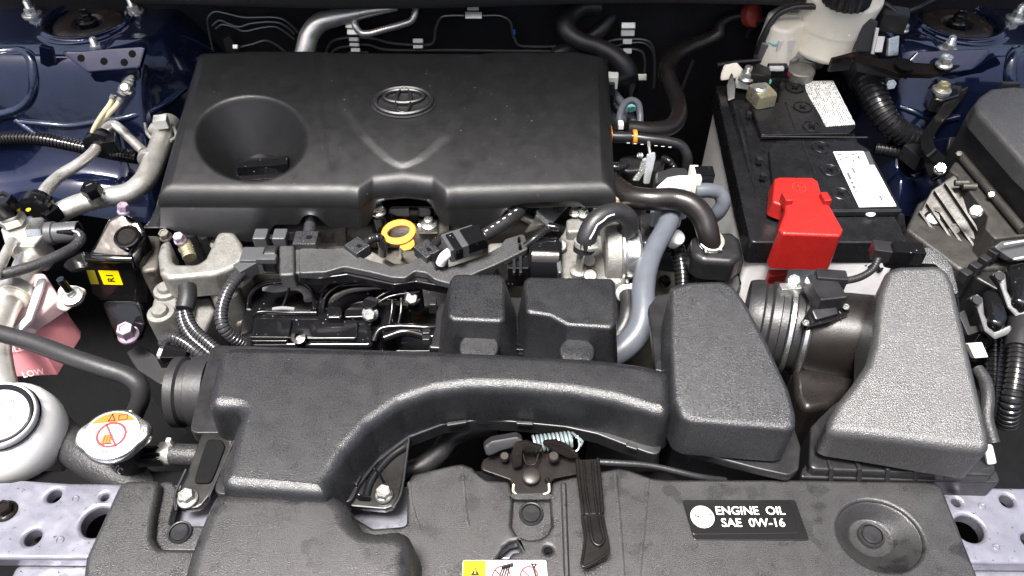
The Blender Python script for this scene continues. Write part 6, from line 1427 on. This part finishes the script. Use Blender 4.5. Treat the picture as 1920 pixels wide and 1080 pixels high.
MB().tube(pts, .0011, 6, 2).build('coil_spring', 'cyan_spring', lt)
T('spring_wire', 'zinc', lt, [(1060, 838, .018), (1080, 846, .014), (1086, 838, .016), (1083, 816, .022)], 4)
T('latch_loop', 'zinc_yellow', lt, [(963, 908, .002), (963, 922, 0), (970, 926, -.001), (1022, 926, -.001), (1029, 922, 0), (1029, 906, .002)], 6)
T('spring_wire', 'steel_dark', lt, [(980, 850, .016), (988, 870, .012), (1002, 870, .012), (1010, 850, .016)], 4)
T('small_spring', 'steel_dark', lt, [(1024, 896, .004), (1030, 906, .002)], 10, corr=(.002, .3))
lv = thing('latch_lever', 'dark bronze steel release lever with a rubber coated end over the cover', 'lever', P(1110, 1000, .0))
def chan(pts, mat, name, rise=.010):
    MB().slab(pts, .003, .0008, .002).build(name, mat, lv)
chan([(1080, 862, .012), (1122, 860, .012), (1128, 912, .012), (1128, 964, .012), (1092, 966, .012), (1084, 912, .012)], 'lever_black', 'lever_strip')
for a in ([(1082, 862, .0135), (1087, 912, .0135), (1094, 966, .0135)], [(1121, 860, .0135), (1126, 912, .0135), (1130, 962, .0135)]): T('lever_flange', 'lever_black', lv, a, 7)
for a in ([(1094, 864, .0135), (1098, 912, .0135), (1106, 962, .0135)], [(1110, 862, .0135), (1114, 912, .0135), (1120, 962, .0135)]): T('lever_groove', 'lever_black', lv, a, 5)
chan([(1089, 963, .012), (1132, 962, .012), (1142, 1012, .012), (1145, 1030, .012), (1138, 1044, .012), (1096, 1064, .012), (1090, 1060, .012), (1092, 1034, .012), (1098, 1030, .012), (1094, 1000, .012)], 'lever_black', 'rubber_grip')
T('grip_ridge', 'lever_black', lv, [(1104, 968, .0135), (1108, 1000, .0135), (1114, 1018, .0135), (1124, 1022, .0135), (1132, 1012, .0135), (1128, 990, .0135), (1124, 966, .0135)], 6)
T('grip_edge', 'lever_black', lv, [(1092, 966, .0135), (1097, 1004, .0135), (1094, 1034, .0135), (1092, 1062, .0135), (1116, 1053, .0135), (1142, 1036, .0135)], 5)
T('latch_cable', 'rubber', None, [(1120, 866, .010), (1160, 868, .010), (1220, 873, .008), (1310, 893, .002), (1360, 900, -.008)], 11, label='thin black release cable running from the latch under the chamber', cat='cable')
lh = thing('lower_radiator_hose', 'matte black hose emerging below the intake duct beside the latch', 'hose', P(820, 860, -.06))
T('hose', 'rubber', lh, [(740, 886, -.040), (786, 876, -.038), (820, 852, -.038), (845, 822, -.038), (880, 808, -.038), (930, 802, -.04)], [36, 38, 40, 40, 38, 36], n=18)
T('pipe_end', 'zinc_yellow', lh, [(938, 802, -.038), (966, 801, -.038)], 13)
